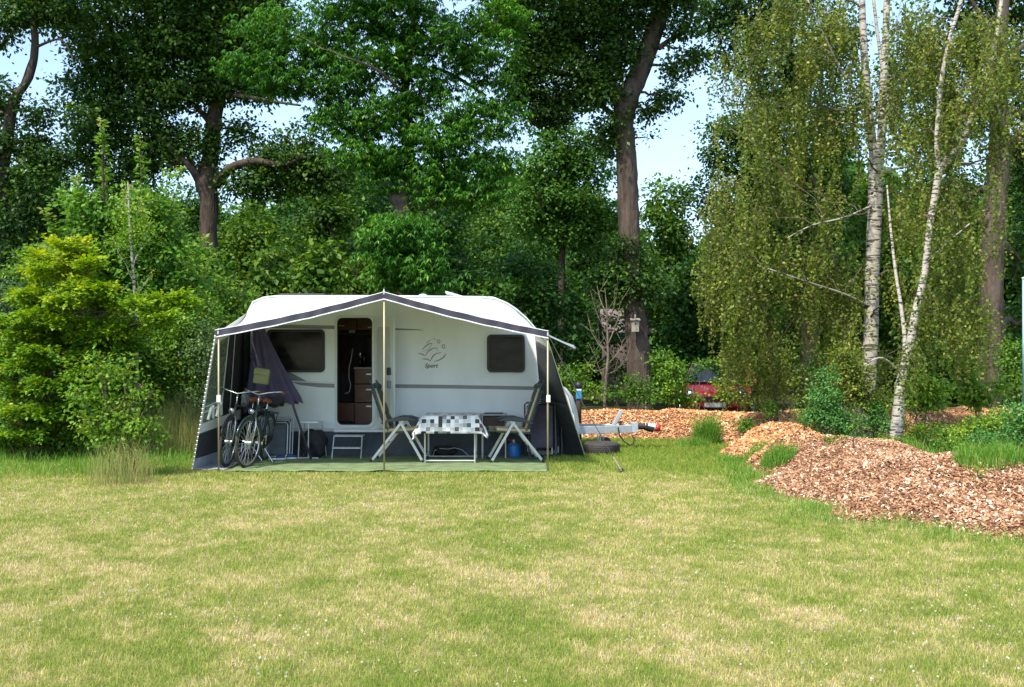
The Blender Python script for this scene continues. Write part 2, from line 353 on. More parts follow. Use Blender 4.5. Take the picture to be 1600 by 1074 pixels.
def groundmat():
    m, n, b = mat_('lawn_ground')
    def attr(k): a = n.nodes.new('ShaderNodeAttribute'); a.attribute_name = k; return a.outputs['Fac']
    t = n.nodes.new('ShaderNodeTexCoord'); nz = n.nodes.new('ShaderNodeTexNoise'); nz.inputs['Scale'].default_value = 30; nz.inputs['Detail'].default_value = 8; nz.inputs['Roughness'].default_value = .7
    n.links.new(t.outputs['Object'], nz.inputs['Vector'])
    def mix(f, a, c):
        x = n.nodes.new('ShaderNodeMix'); x.data_type = 'RGBA'
        n.links.new(f, x.inputs[0])
        for i, s in ((6, a), (7, c)):
            if isinstance(s, tuple): x.inputs[i].default_value = (*s, 1)
            else: n.links.new(s, x.inputs[i])
        return x.outputs[2]
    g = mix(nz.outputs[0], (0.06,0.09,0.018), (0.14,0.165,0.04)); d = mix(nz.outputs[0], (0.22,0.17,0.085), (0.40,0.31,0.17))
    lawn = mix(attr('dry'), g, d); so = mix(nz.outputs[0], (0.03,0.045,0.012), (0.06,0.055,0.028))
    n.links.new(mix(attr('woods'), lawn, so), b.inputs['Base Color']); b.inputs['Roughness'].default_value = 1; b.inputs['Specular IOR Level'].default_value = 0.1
    bp = n.nodes.new('ShaderNodeBump'); bp.inputs['Strength'].default_value = .8; bp.inputs['Distance'].default_value = .03; n.links.new(nz.outputs[0], bp.inputs['Height']); n.links.new(bp.outputs[0], b.inputs['Normal'])
    return m
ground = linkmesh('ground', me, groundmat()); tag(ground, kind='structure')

# generic numpy face soup: faces given as (N,k,3)
def soup(name, polys, mat, parent=None, tone=None, smooth=False, off=None):
    """polys: list of (array (N,k,3), tone array N)"""
    vs = []; ls = []; st = []; tn = []; b = 0; l0 = 0
    for A, T in polys:
        N, k, _ = A.shape
        if N == 0: continue
        vs.append(A.reshape(-1, 3)); ls.append(np.arange(N*k)+b); st.append(np.arange(N)*k+l0); tn.append(T); b += N*k; l0 += N*k
    V = np.concatenate(vs); 
    if parent is not None: V = V-np.array(wloc(parent))
    me = bpy.data.meshes.new(name); me.vertices.add(len(V)); me.vertices.foreach_set('co', V.astype(np.float32).ravel())
    Lp = np.concatenate(ls).astype(np.int32); S = np.concatenate(st).astype(np.int32)
    me.loops.add(len(Lp)); me.loops.foreach_set('vertex_index', Lp); me.polygons.add(len(S)); me.polygons.foreach_set('loop_start', S); me.update()
    at = me.attributes.new('tone', 'FLOAT', 'FACE'); at.data.foreach_set('value', np.concatenate(tn).astype(np.float32))
    return linkmesh(name, me, mat, parent)
def unit(a): return a/np.maximum(np.linalg.norm(a, axis=-1, keepdims=True), 1e-9)

rg = np.random.default_rng(7)
def blades(x, y, z, h, wd, rng, lean=0.5, tone=None):
    N = len(x); a = rng.uniform(0, 2*np.pi, N); d = np.stack([np.cos(a), np.sin(a), np.zeros(N)], -1)
    b = rng.uniform(0, 2*np.pi, N); ln = (rng.uniform(0.1, 1, N)**.7 if lean < .95 else rng.uniform(.45, 1, N))*min(lean, .97)
    s = np.stack([np.cos(b), np.sin(b), np.zeros(N)], -1); base = np.stack([x, y, z], -1); up = np.array([0, 0, 1.0])
    m = base+up*(h*.6)[:, None]+s*(h*ln*.35)[:, None]; t = base+up*(h*np.sqrt(np.maximum(.1, 1-ln**2)))[:, None]+s*(h*ln)[:, None]
    W = d*(wd/2)[:, None]
    quad = np.stack([base-W, base+W, m+W*.75, m-W*.75], 1); tri = np.stack([m-W*.75, m+W*.75, t], 1)
    return [(quad, tone), (tri, tone)]
def lawn_pts(n, y0, y1, rng):
    u = rng.uniform(0, 1, n); y = (y0**.55+(y1**.55-y0**.55)*u)**(1/.55)
    x = rng.uniform(-.56, .56, n)*y; return x, y
X, Y = lawn_pts(860000, 4.5, 22.5, rg)
clear = (X > -4.75+.0) & (X < -4.0) & (Y > 14.3) & (Y < 16.6) & (X > -4.5-(Y-14.4)*-.0) | (X > -4.0) & (X < .5) & (Y > 14.05) & (Y < 19)
keep = (bank(X, Y) < 0.03) & ~clear & (woods(X, Y) < .6)
X, Y = X[keep], Y[keep]; D = dryness(X, Y); N = len(X)
und = (X < -5) & (Y > 12.5) | ((Y > 14.5) & (X > .8))
lush = np.clip((Y-12.5)/3, 0, 1)
h = rg.uniform(.015, .034, N)*(1+.5*(1-D))*(1+.9*lush) * (1+.6*(fbm(X*2, Y*2, 88)-.4))
wd = 0.0022*(Y/5)**.75*rg.uniform(.7, 1.4, N)
T = np.clip(D+(fbm(X*14, Y*14, 77, 3)-.5)*1.1+rg.normal(0, .27, N), 0, 1)
grassm = leafmat('grass_blade', (0.20,0.295,0.04), (0.50,0.48,0.14), (0.74,0.60,0.36), 0.25, 0.6, 0.2)
g_o = soup('lawn_grass', blades(X, Y, np.zeros(N), h, wd, rg, 1.0, T), grassm); tag(g_o, kind='stuff'); tag(g_o, 'short mown lawn grass with dry straw coloured patches')
# white clover heads in the lawn
n = 5200; X, Y = lawn_pts(n, 4.6, 13, rg); k = (fbm(X*1.6, Y*1.3, 12, 2) > .55) & (bank(X, Y) < 0)
X, Y = X[k], Y[k]; k = rg.uniform(0, 1, len(X)) < .75; X, Y = X[k], Y[k]; n = len(X)
fl = []
C = np.stack([X, Y, rg.uniform(.03, .06, n)], -1); r = rg.uniform(.004, .0085, n)[:, None]
for a in range(3):
    v = unit(rg.normal(size=(n, 3))); u_ = unit(np.cross(v, rg.normal(size=(n, 3))))
    fl.append((np.stack([C+u_*r, C+v*r, C-u_*r, C-v*r], 1), rg.uniform(0, 1, n)))
clm = leafmat('clover_head', (0.45,0.42,0.32), (0.68,0.66,0.56), None, .3)
tag(soup('clover_flowers', fl, clm), 'small white clover heads scattered over the front lawn', kind='stuff')
# bank
def bankmat():
    m, n, b = mat_('wood_chip_mulch'); t = n.nodes.new('ShaderNodeTexCoord')
    v = n.nodes.new('ShaderNodeTexVoronoi'); v.inputs['Scale'].default_value = 24; n.links.new(t.outputs['Object'], v.inputs['Vector'])
    rp = n.nodes.new('ShaderNodeValToRGB'); e = rp.color_ramp.elements; e[0].color = (0.13,0.06,0.035,1); e[1].color = (0.42,0.22,0.13,1)
    s = n.nodes.new('ShaderNodeSeparateColor'); n.links.new(v.outputs['Color'], s.inputs[0]); n.links.new(s.outputs[0], rp.inputs[0]); n.links.new(rp.outputs[0], b.inputs['Base Color'])
    bp = n.nodes.new('ShaderNodeBump'); bp.inputs['Distance'].default_value = .05; n.links.new(v.outputs['Distance'], bp.inputs['Height']); n.links.new(bp.outputs[0], b.inputs['Normal']); b.inputs['Roughness'].default_value = .95
    return m
bx = np.arange(-.6, 14.6, .09); by = np.arange(6, 23, .09); BX, BY = np.meshgrid(bx, by, indexing='ij'); BZ = bank(BX, BY)
gb = G(); idx = -np.ones(BX.shape, int); keepc = np.zeros((len(bx)-1, len(by)-1), bool)
mxz = np.maximum.reduce([BZ[:-1,:-1], BZ[1:,:-1], BZ[1:,1:], BZ[:-1,1:]]); keepc = mxz > -.02
vid = np.arange(BX.size).reshape(BX.shape); II, JJ = np.nonzero(keepc)
Q = np.stack([np.stack([BX[a, b_], BY[a, b_], BZ[a, b_]], -1) for a, b_ in ((II, JJ), (II+1, JJ), (II+1, JJ+1), (II, JJ+1))], 1)
me = bpy.data.meshes.new('mulch_bank'); fl_ = np.stack([vid[II, JJ], vid[II+1, JJ], vid[II+1, JJ+1], vid[II, JJ+1]], -1)
us, inv = np.unique(fl_, return_inverse=True); inv = inv.reshape(fl_.shape)
VV = np.stack([BX.ravel(), BY.ravel(), BZ.ravel()], -1)[us]
me.from_pydata(VV.tolist(), [], inv.tolist()); mb = linkmesh('mulch_bank', me, bankmat(), smooth=True); tag(mb, kind='structure')
# loose chips on the bank
def chips(n, x0, x1, y0, y1, s0, s1, rng):
    x = rng.uniform(x0, x1, n); y = rng.uniform(y0, y1, n); z = bank(x, y); k = (z > -.02) & (np.abs(x) < .56*y); x, y, z = x[k], y[k], z[k]
    soft = fbm(x*1.1, y*1.1, 61); N = len(x)
    nrm = unit(np.array([0, -.3, 1])+rng.normal(0, .45, (N, 3))); d = unit(np.cross(nrm, rng.normal(size=(N, 3)))); e = np.cross(nrm, d)
    L = (s0+(s1-s0)*rng.uniform(0, 1, N)**1.6*1.25)[:, None]; W = L*rng.uniform(.3, .6, N)[:, None]; c = np.stack([x, y, z+rng.uniform(0, .025, N)], -1)
    T = np.clip(rng.normal(.42, .33, N)+(fbm(x*2, y*2, 15)-.5)*.5, 0, 1)
    return [(np.stack([c-d*L-e*W*.7, c+d*L*.8-e*W, c+d*L+e*W*.6, c-d*L*.9+e*W], 1), T)]
nearmix = chips(190000, 3, 9, 7, 15.2, .009, .024, rg); farmix = chips(140000, .4, 13, 14.6, 22.5, .015, .034, rg)
chipm = leafmat('near_wood_chip', (0.17,0.075,0.035), (0.58,0.33,0.19), (0.86,0.71,0.54), 0.0, 0.9, 0.2)
chipm2 = leafmat('far_wood_chip', (0.40,0.17,0.06), (0.78,0.42,0.20), (0.90,0.70,0.44), 0.0, 0.9, 0.2)
tag(soup('wood_chips', nearmix, chipm), 'reddish wood chips covering the long bank beside the lawn', kind='stuff')
tag(soup('wood_chips', farmix, chipm2), 'orange wood chips covering the far bank behind the lawn', kind='stuff')
n = 420; X, Y = lawn_pts(n, 4.6, 15, rg); k = (bank(X, Y) < 0); X, Y = X[k], Y[k]; n = len(X); C = np.stack([X, Y, rg.uniform(.02, .04, n)], -1); v = unit(rg.normal(size=(n, 3))*[1,1,.3]); u_ = unit(np.cross(v, np.array([0,0,1.])+rg.normal(0,.3,(n,3)))); r = rg.uniform(.006, .016, n)[:, None]
tag(soup('fallen_leaves', [(np.stack([C+v*r, C+u_*r*.5, C-v*r, C-u_*r*.5], 1), rg.uniform(0, 1, n))], leafmat('brown_leaf', (.10,.06,.03), (.28,.18,.09), None, .1)), 'tiny brown fallen leaves and bits scattered on the lawn', kind='stuff')
# long grass along the bank edge, in the hollow behind the ridge, and under the left shrubs
n = 330000; X = rg.uniform(-11.5, 12.5, n); Y = rg.uniform(7.6, 23.5, n); bz = bank(X, Y)
edge = np.exp(-((bz+.05)/.04)**2)*(Y < 18.6)*(X > 2.3)*(fbm(X*1.5, Y*1.5, 19) > .36)
front = (X > 2.2)*np.exp(-((bank(X+.22, Y+.1)+.03)/.05)**2)*(bz < .03)*(Y < 17.5)+(X > 2.2)*(bz < -.02)*(bank(X+.55, Y+.25) > -.02)*(Y < 16)*.35
rid = np.interp(X, [4.4,4.75,5.35,6.3,9], [15.6,14.3,12.7,11.5,9.6]); hollow = np.clip((X-4.7-fbm(X*2.5, Y*2.5, 66)*1.1)/.5, 0, 1)*np.clip((Y-rid-.5-fbm(X*2, Y*2, 61)*1.1)/.4, 0, 1)*(Y < 19.4)*(fbm(X*1.4, Y*1.4, 62) > .38)
nat = np.clip(1-np.abs(woods(X, Y)-.5)*1.2, 0, 1)*(X < -4.6)*(Y > 13.5)
behind = (Y > 21.9)*(Y < 23.5)*(X > .6)*.8
rpatch = np.clip((X-5.35-fbm(X*2.2, Y*2.2, 68)*1.0)/.3, 0, 1)*(Y > 10.9)*(Y < 14.5)*.8
pr = np.clip(rpatch+edge*.9+front*.7+hollow*.9+nat*.9+behind, 0, 1)*(np.abs(X) < .56*Y); k = rg.uniform(0, 1, n) < pr
X, Y = X[k], Y[k]; N = len(X); z = np.maximum(bank(X, Y), 0)
h = rg.uniform(.05, .17, N)*(.5+fbm(X*2, Y*2, 23)) + .10*((Y > 12.8) & (X > 5)) + .16*(X < -4.8)*rg.uniform(0, 1, N); wd = .005*(Y/10)**.7*rg.uniform(.7, 1.3, N)
lgm = leafmat('long_grass_blade', (0.06,0.19,0.02), (0.17,0.35,0.04), (0.36,0.42,0.12), 0.3, 0.55, 0.25)
tag(soup('long_grass', blades(X, Y, z, h, wd, rg, .9, rg.uniform(0, 1, N)), lgm), 'longer green grass along the bank edge and shrubs', kind='stuff')
def tuft(name, x, y, r, h0, n, label, mat, seed, group=None, lean=.7, wmul=1):
    rng = np.random.default_rng(seed); a = rng.uniform(0, 6.28, n); q = np.sqrt(rng.uniform(0, 1, n))*r
    X = x+np.cos(a)*q; Y = y+np.sin(a)*q*.8; h = h0*rng.uniform(.45, 1.1, n)*(1-.35*q/r)
    B = bank(X, Y); root = empty(name, (x, y, gz(x, y)), label, 'grass', group)
    soup('blades', blades(X, Y, np.maximum(B, 0), h, np.full(n, .007)*wmul, rng, lean, rng.uniform(0, 1, n)), mat, root); return root
M['drygrass'] = leafmat('dry_seed_grass', (0.14,0.26,0.05), (0.42,0.38,0.14), (0.62,0.44,0.28), .3, .7, .2)
M['longgrass'] = lgm
TG = 'tall grass tufts at the lawn edge'
tuft('grass_tuft', GX(1105, 18.6), 18.6, .24, .80, 1100, 'tall green grass tuft at the far tip of the bank', lgm, 1, TG)
tuft('grass_tuft', GX(1080, 18.3), 18.1, .3, .3, 600, 'lower grass tuft on the lawn side of the tallest tuft', lgm, 2, TG)
tuft('grass_tuft', GX(1215, 14.2), 14.2, .25, .35, 700, 'green grass tuft at the notch in the wood chip bank', lgm, 3, TG)
tuft('grass_tuft', GX(1150, 16.0), 15.4, .4, .22, 700, 'low wide grass tuft just below the left end of the bank', lgm, 4, TG)
tuft('grass_tuft', GX(1590, 10.9), 11.4, .45, .34, 1100, 'green grass tuft on the bank at the right edge of the picture', lgm, 5, TG)
tuft('dry_grass_tuft', GX(190, 12.9), 12.9, .42, .8, 520, 'tall dry pinkish grass clump standing in front of the left shrubs', M['drygrass'], 6, None, .5, .55)
tuft('dry_grass_tuft', GX(275, 16.6), 16.6, .6, 1.35, 1300, 'high straw coloured grass behind the left shrubs near the awning', M['drygrass'], 7, None, .55, .6)
# ------------------------------------------------------------------ caravan
CY = 16.6; KS = 1600/CY
def cx(px): return (px-800)/KS
def cz(py): return 1.6-(py-558)/KS
car = empty('caravan', (cx(610), CY+1.1, 0), 'white touring caravan with open door, parked on the lawn under a pale canopy', 'caravan')
out_ = [(352,672),(350,600),(358,540),(372,500),(384,483),(396,472),(412,465.5),(432,463),(600,463),(755,464.5),(775,467),(792,474),(806,483),(822,497),(836,513),(848,535),(856,565),(861,600),(862,640),(857,662),(848,672)]
out_ = [(380 if p[0] < 380 and p[1] > 500 else p[0], p[1]) for p in out_]
out_[0] = (384,672); out_[1] = (379,620); out_[2] = (380,545); out_[3] = (384,508); out_[4] = (388,488)
O2 = [(cx(a), cz(b)) for a, b in out_]
door = rrect(cx(526.5), cx(583), cz(665), cz(496), .09)
shape2d('side_wall', O2, [door], .03, CY, M['wall'], car)
shape2d('far_wall', O2, [], .03, CY+2.2, M['wall'], car)
g = G()
def shell(u, v):
    n = len(O2)-1; i = min(int(u*n+1e-6), n-1); t = u*n-i
    x = O2[i][0]*(1-t)+O2[i+1][0]*t; z = O2[i][1]*(1-t)+O2[i+1][1]*t
    return (x, CY+.0+v*2.2, z+.03*math.sin(math.pi*v)*(z > 2.3))
g.grid(shell, len(O2)-1, 6); g.build('roof_shell', M['roof'], car, smooth=True)
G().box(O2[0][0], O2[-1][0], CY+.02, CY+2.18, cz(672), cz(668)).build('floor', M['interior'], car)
# awning rail following the outline
rail = [(cx(a), CY-.03, cz(b)+.0) for a, b in out_[2:16]]
G().tube(rail, .014, 6).build('awning_rail', M['trim'], car)
# stripes (printed bands, 3 mm proud)
y1 = CY-.018
def flat(pts, y=y1, d=.004):
    gg = G(); n = len(pts); a = [(cx(p), y, cz(q)) for p, q in pts]; b = [(cx(p), y+d, cz(q)) for p, q in pts]
    gg.add(a+b, [tuple(range(n)), tuple(reversed(range(n, 2*n)))]+[(i, (i+1) % n, n+(i+1) % n, n+i) for i in range(n)]); return gg
for pts in ([(455,597),(524,600),(524,606),(500,605.5),(470,602)], [(586,600),(720,602),(857,604.5),(857,610),(720,607.5),(586,606)],
            [(425,507),(524,509),(524,514.5),(470,513.5),(425,513)], [(616,513),(655,515),(664,516.5),(616,516)],
            [(440,578),(456,583),(480,596),(455,595),(440,592)]):
    flat(pts).build('stripe', M['stripe'], car)
flat([(455,594.5),(524,597.5),(524,598.8),(455,595.8)]).build('stripe', M['trim'], car)
# lower white sill rail
G().box(cx(386), cx(524), CY-.03, CY-.0155, cz(674), cz(669)).box(cx(586), cx(852), CY-.03, CY-.0155, cz(674), cz(669)).build('lower_rail', M['trim'], car)
# windows
M['wglass'] = pm('window_painted_reflections', (0.006,0.006,0.007), .16, var=.3, scale=3.2, stretch=(.8,1,2.2), c2=(.022,.021,.020), spec=.22, bump=.04, bscale=3)  # paler streaky blotches in the dark pane colour stand in for reflections
def window(x0, x1, z0, z1, name='window'):
    fr = shape2d(name, rrect(cx(x0), cx(x1), cz(z1), cz(z0), .07), [rrect(cx(x0+4), cx(x1-4), cz(z1-4), cz(z0+4), .05)], .05, CY-.03, M['black'], car)
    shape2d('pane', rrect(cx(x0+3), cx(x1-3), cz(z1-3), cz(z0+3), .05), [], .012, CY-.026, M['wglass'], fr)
    return fr
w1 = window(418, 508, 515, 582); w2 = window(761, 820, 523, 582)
cm = pm('blind_cloth', (0.10,0.10,0.10), .8, c2=(0.26,0.25,0.24), var=.1, scale=5)
# door frame ring, open door leaf
fr = shape2d('door_frame', rrect(cx(523.5), cx(586), cz(668.5), cz(493), .105), [rrect(cx(527.3), cx(582.2), cz(664), cz(496.8), .085)], .06, CY-.02, M['trim'], car)
shape2d('door_seal', rrect(cx(527.2), cx(582.3), cz(664.2), cz(496.6), .085), [rrect(cx(528.6), cx(580.9), cz(662.6), cz(498), .075)], .05, CY-.01, M['black'], fr)
G().box(cx(386), cx(583), CY-.2, CY-.035, cz(677), cz(670)).build('door_sill', M['trim'], car) if False else None
G().box(cx(524), cx(612), CY-.12, CY-.03, cz(675), cz(670.5)).build('door_sill', M['white'], car, bevel=.01)
h0 = Vector((cx(586.5), CY-.05, 0)); dx_, dy_ = .36, -.40
dl = Vector((dx_, dy_, 0)); dn = Vector((-dy_, dx_, 0)).normalized()
def leaf(u, z, o): return h0+dl*u+dn*o+Vector((0, 0, z))
g = G()
prof = rrect(0, 1, cz(668), cz(497), .08)
n = len(prof); A = [leaf(min(1,max(0,u)), z, -.015) for u, z in prof]; B_ = [leaf(min(1,max(0,u)), z, .02) for u, z in prof]
g.add(A+B_, [tuple(range(n)), tuple(reversed(range(n, 2*n)))]+[(i, (i+1) % n, n+(i+1) % n, n+i) for i in range(n)])
dr = g.build('door', M['white'], car, bevel=.006)
g = G()
ip = rrect(.16, .84, cz(652), cz(512), .07); n = len(ip); A = [leaf(u, z, -.022) for u, z in ip]; B_ = [leaf(u, z, -.012) for u, z in ip]
g.add(A+B_, [tuple(range(n)), tuple(reversed(range(n, 2*n)))]+[(i, (i+1) % n, n+(i+1) % n, n+i) for i in range(n)]); g.build('door_panel', pm('door_inner_panel', (0.55,0.58,0.58), .4, var=.04), dr)
for zz, mm, nm in ((580, 'darkplastic', 'door_lock'), (600, 'stripe', 'door_handle')):
    g = G(); c0 = leaf(.82, cz(zz), -.04); g.beam(c0-Vector((0,0,.06)), c0+Vector((0,0,.06)), .07, .04, up=dn); g.build(nm, M[mm], dr, bevel=.01)
# interior
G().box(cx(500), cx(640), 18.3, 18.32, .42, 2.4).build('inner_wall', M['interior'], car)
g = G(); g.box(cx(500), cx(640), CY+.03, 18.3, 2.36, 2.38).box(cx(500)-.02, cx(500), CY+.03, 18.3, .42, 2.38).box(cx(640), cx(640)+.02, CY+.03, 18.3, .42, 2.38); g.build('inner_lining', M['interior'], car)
def PB(x0, x1, y0, y1, Y, dd): a = P(x0, y1, Y); b = P(x1, y0, Y); return (a.x, b.x, Y, Y+dd, a.z, b.z)
oh = G().box(*PB(526, 557.4, 491, 516, 17.7, .4)).box(*PB(558, 590, 491, 516, 17.7, .4)).build('overhead_cabinet', M['wood'], car, bevel=.008)
G().box(*PB(529, 538, 508.5, 510, 17.67, .02)).build('handle', M['alu'], oh); G().box(*PB(575, 583, 511, 512.5, 17.67, .02)).build('handle', M['alu'], oh)
G().box(*PB(526, 584, 521, 523, 17.75, .25)).build('shelf', M['interior'], car)
G().box(*PB(545, 554, 516.5, 520, 17.72, .1)).build('shelf_lamp', M['tealmetal'], car)
g = G(); g.grid(lambda u, v: (P(530+22*u, 524+58*v, 18.2).x, 18.2+.03*math.sin(u*38), P(530, 524+58*v, 18.2).z), 60, 2); g.build('curtain', M['curtain'], car, smooth=True)
g = G(); g.grid(lambda u, v: (P(573+12*u, 528+46*v, 18.2).x, 18.2+.02*math.sin(u*24), P(530, 528+46*v, 18.2).z), 30, 2); g.build('curtain', pm('pale_curtain', (.20,.17,.18), .9, var=.2), car, smooth=True)
ct = G().box(*PB(552.5, 590, 574, 577, 17.55, .7)).build('counter_top', M['counter'], car)
cb = G().box(*PB(554, 590, 577, 600, 17.58, .6)).box(*PB(554, 590, 600.8, 629, 17.58, .6)).build('drawer_cabinet', M['wood'], car, bevel=.006)
for yy in (585, 609, 635): G().box(*PB(572, 581, yy-1, yy+1.2, 17.50, .03)).build('handle', M['alu'], cb)
G().box(*PB(526, 553, 630, 670, 17.5, .5)).box(*PB(553.6, 590, 630, 670, 17.52, .5)).build('low_cabinet', M['wood'], car, bevel=.006)
g = G(); 
g.lathe(P(563, 573.5, 17.7), [(.03,0),(.03,.12),(.012,.17),(.012,.24)], 10); g.lathe(P(569, 573.5, 17.75), [(.035,0),(.035,.2),(.02,.22)], 10); g.build('bottles', M['glass'], car, smooth=True)
G().lathe(P(563, 558, 17.66), [(.025,-.03),(.03,.06),(.02,.1)], 10).build('steel_cup', M['chrome'], car, smooth=True)
G().tube([P(a, b, 17.4) for a, b in ((551,545),(549,560),(545.5,575),(545,590),(548,602),(546,612),(543,614.5),(539,614.5))], .006, 5).build('white_cable', M['whitecloth'], car)
G().lathe(P(541, 668, 17.3), [(.0,.0),(.16,0),(.15,.06),(.1,.1)], 14).build('dark_bundle', M['blackmat'], car)
# roof details
def RP(px, py, Y): return P(px, py, Y)
g = G(); c0 = P(661, 467, 17.3); g.lathe(c0, [(.035,-.06),(.035,.03),(.06,.04),(.07,.065),(.03,.08)], 14); g.build('roof_chimney', M['white'], car, smooth=True)
g = G(); g.beam(P(697, 457.5, 17.4), P(727, 466.5, 17.4), .45, .04); g.build('roof_hatch', M['galv'], car, bevel=.01)
g = G(); c0 = P(766, 468, 17.4); g.lathe(c0, [(.12,-.05),(.12,.0),(.10,.03),(.04,.045)], 18); g.build('roof_dome', M['white'], car, smooth=True)
g = G(); a = P(443, 462.5, 17.4); g.box(a.x, P(512, 460, 17.4).x, 17.1, 18.0, 2.61, 2.66); g.build('roof_panel', M['black'], car, bevel=.01)
# emblem: figure-like brush strokes, and the word beneath
off = lambda q: (640+q[0]/13.425, 510+q[1]/13.425)
strokes = [([(265,492),(330,430),(400,375),(480,350)], 9), ([(360,365),(400,315),(450,285)], 5), ([(480,350),(455,400),(430,440),(400,480),(260,545)], 4),
           ([(330,622),(365,560),(410,510),(480,470),(575,448)], 9), ([(175,578),(235,575),(290,600),(325,625)], 9), ([(575,448),(570,490),(610,520)], 4),
           ([(262,682),(330,688),(385,690),(425,735)], 9), ([(425,740),(460,680),(500,615),(560,575),(670,548)], 10),
           ([(755,565),(745,610),(700,665),(620,710),(510,745)], 11), ([(470,270),(520,265),(560,290)], 4)]
g = G()
for pts, wd_ in strokes:
    n = len(pts); q = [off(p) for p in pts]; k = wd_/13.425
    # densify
    dense = []
    for i in range(n-1):
        for t in range(4): s_ = t/4; dense.append((q[i][0]*(1-s_)+q[i+1][0]*s_, q[i][1]*(1-s_)+q[i+1][1]*s_))
    dense.append(q[-1]); m = len(dense); L = []; Rr = []
    for i, (a, b) in enumerate(dense):
        p0 = dense[max(i-1, 0)]; p1 = dense[min(i+1, m-1)]; tx, ty = p1[0]-p0[0], p1[1]-p0[1]; l = math.hypot(tx, ty); w_ = k*(.35+.9*math.sin(math.pi*min(.97, (i+.6)/m)))
        L.append((cx(a-ty/l*w_), y1-.001, cz(b+tx/l*w_))); Rr.append((cx(a+ty/l*w_), y1-.001, cz(b-tx/l*w_)))
    g.add(L+Rr, [(i, i+1, m+i+1, m+i) for i in range(m-1)])
for ccx, ccy, r_ in ((612,322,40),(712,425,44)):
    m = 20; A = []
    for k in range(m):
        q = 2*math.pi*k/m; 
        for rr in (r_, r_*.62): a, b = off((ccx+rr*.85*math.cos(q), ccy+rr*math.sin(q))); A.append((cx(a), y1-.001, cz(b)))
    g.add(A, [(2*k, 2*k+1, 2*((k+1) % m)+1, 2*((k+1) % m)) for k in range(m)])
g.build('emblem', M['stripe'], car, solid=.003)
def text(name, s, size, loc, mat, parent, shear=.3, rot=(R(90), 0, 0)):
    cu = bpy.data.curves.new(name, 'FONT'); cu.body = s; cu.size = size; cu.shear = shear; cu.offset = size*.015; cu.extrude = .0015
    tmp = bpy.data.objects.new('tmp', cu); col.objects.link(tmp); me = bpy.data.meshes.new_from_object(tmp.evaluated_get(bpy.context.evaluated_depsgraph_get()))
    bpy.data.objects.remove(tmp); bpy.data.curves.remove(cu); me.name = name; me.materials.clear(); o = linkmesh(name, me, mat, parent)
    o.location = Vector(loc)-wloc(parent); o.rotation_euler = rot; return o
text('lettering', 'Sport', .094, (cx(663.5), y1-.003, cz(574.5)), pm('letter_black', (.05,.05,.06), .5), car)
# skirt with wheel-arch cover
g = G()
def skirt(u, v):
    x = cx(388)+(cx(856)-cx(388))*u
    return (x, CY-.03+.028*math.sin(x*9)+.02*math.sin(x*23+v*3)-.05*v-(.05*v*v), cz(674)*(1-v)+.01*v)
g.grid(skirt, 150, 8); g.build('skirt', M['navy'], car, smooth=True)
g = G()
def arch(u, v):
    a = math.pi*u; r = .30; x = cx(637)+r*1.1*math.cos(a); z = .33+r*math.sin(a)*1.05
    return (cx(637)+(x-cx(637))*v, CY-.045-.05*math.sin(math.pi*.5*(1-v))-.02, .33+(z-.33)*v)
g.grid(arch, 24, 5); g.box(cx(637)-.33, cx(637)+.33, CY-.09, CY-.07, .02, .33); g.build('wheel_cover', M['darkplastic'], car, smooth=False)
# nose locker
g = G(); nose = [(855,588),(872,600),(884,606),(893,618),(900,640),(904,668),(903,682),(860,682)]
NP = [P(a, b, 17.7) for a, b in nose]; n = len(NP)
g.grid(lambda u, v: (NP[min(int(u*(n-1)+1e-6), n-1)].x+( -.10*(2*v-1)**4 if u > 0 else 0), 16.75+1.9*v, NP[min(int(u*(n-1)+1e-6), n-1)].z), n-1, 8)
for yy in (16.75, 18.65): g.add([(p.x-(.1 if 0 < i < n-1 else 0), yy, p.z) for i, p in enumerate(NP)], [tuple(range(n))])
g.build('gas_locker', M['white'], car, smooth=True)
G().tube([P(876, 600, 16.74), P(888, 618, 16.74), P(895, 645, 16.74)], .008, 5).build('locker_seam', M['stripe'], car)
# open front window seen from the side
g = G(); a = P(852, 522, 16.95); b = P(898, 543.5, 16.95); g.beam(a, b, .03, .025)
a2 = P(858, 527, 18.4); b2 = P(897, 541, 18.4); g.beam(a2, b2, .03, .025); g.beam(b, (b.x, 18.45, b.z), .03, .03); fw = g.build('front_window', M['galv'], car)
g = G(); g.add([a, b, (b.x, 18.42, b.z), (a.x, 18.42, a.z)], [(0, 1, 2, 3)]); g.build('pane', M['glass'], fw, solid=.01)
# drawbar
g = G(); Y = 17.7
for s_ in (-1, 1): g.beam((.55, Y+s_*.55, .36), (2.12, Y+s_*.05, .36), .06, .13)
g.beam((2.05, Y, .385), (2.17, Y, .385), .2, .17); db = g.build('drawbar', M['galv'], car, bevel=.006)
G().tube([(2.15, Y, .40), (2.42, Y, .40)], .055, 10).tube([(2.3, Y, .4), (2.45, Y, .36)], .07, 10).build('coupling', M['black'], db)
G().tube([(2.30, Y-.005, .40), (2.50, Y, .385)], .062, 10).build('coupling_head', M['white'], db)
G().tube([(2.47, Y, .385), (2.56, Y, .37)], .066, 10).build('coupling_tip', M['red'], db, smooth=True)
G().beam(P(955, 671, Y), P(971, 642, Y), .06, .07).build('handbrake_lever', M['galv'], db, bevel=.01)
G().tube([P(968, 672, Y-.1), P(970, 658, Y-.1)], .02, 8).build('handbrake_grip', M['black'], db)
G().tube([P(a, b, Y-.2) for a, b in ((966,668),(968,680),(975,690),(984,696),(990,694),(991,686),(988,682))], .011, 6).build('plug_cable', M['black'], db)
G().tube([P(937, 676, Y-.12), P(937, 704, Y-.12)], .03, 8).build('jockey_tube', M['galv'], db)
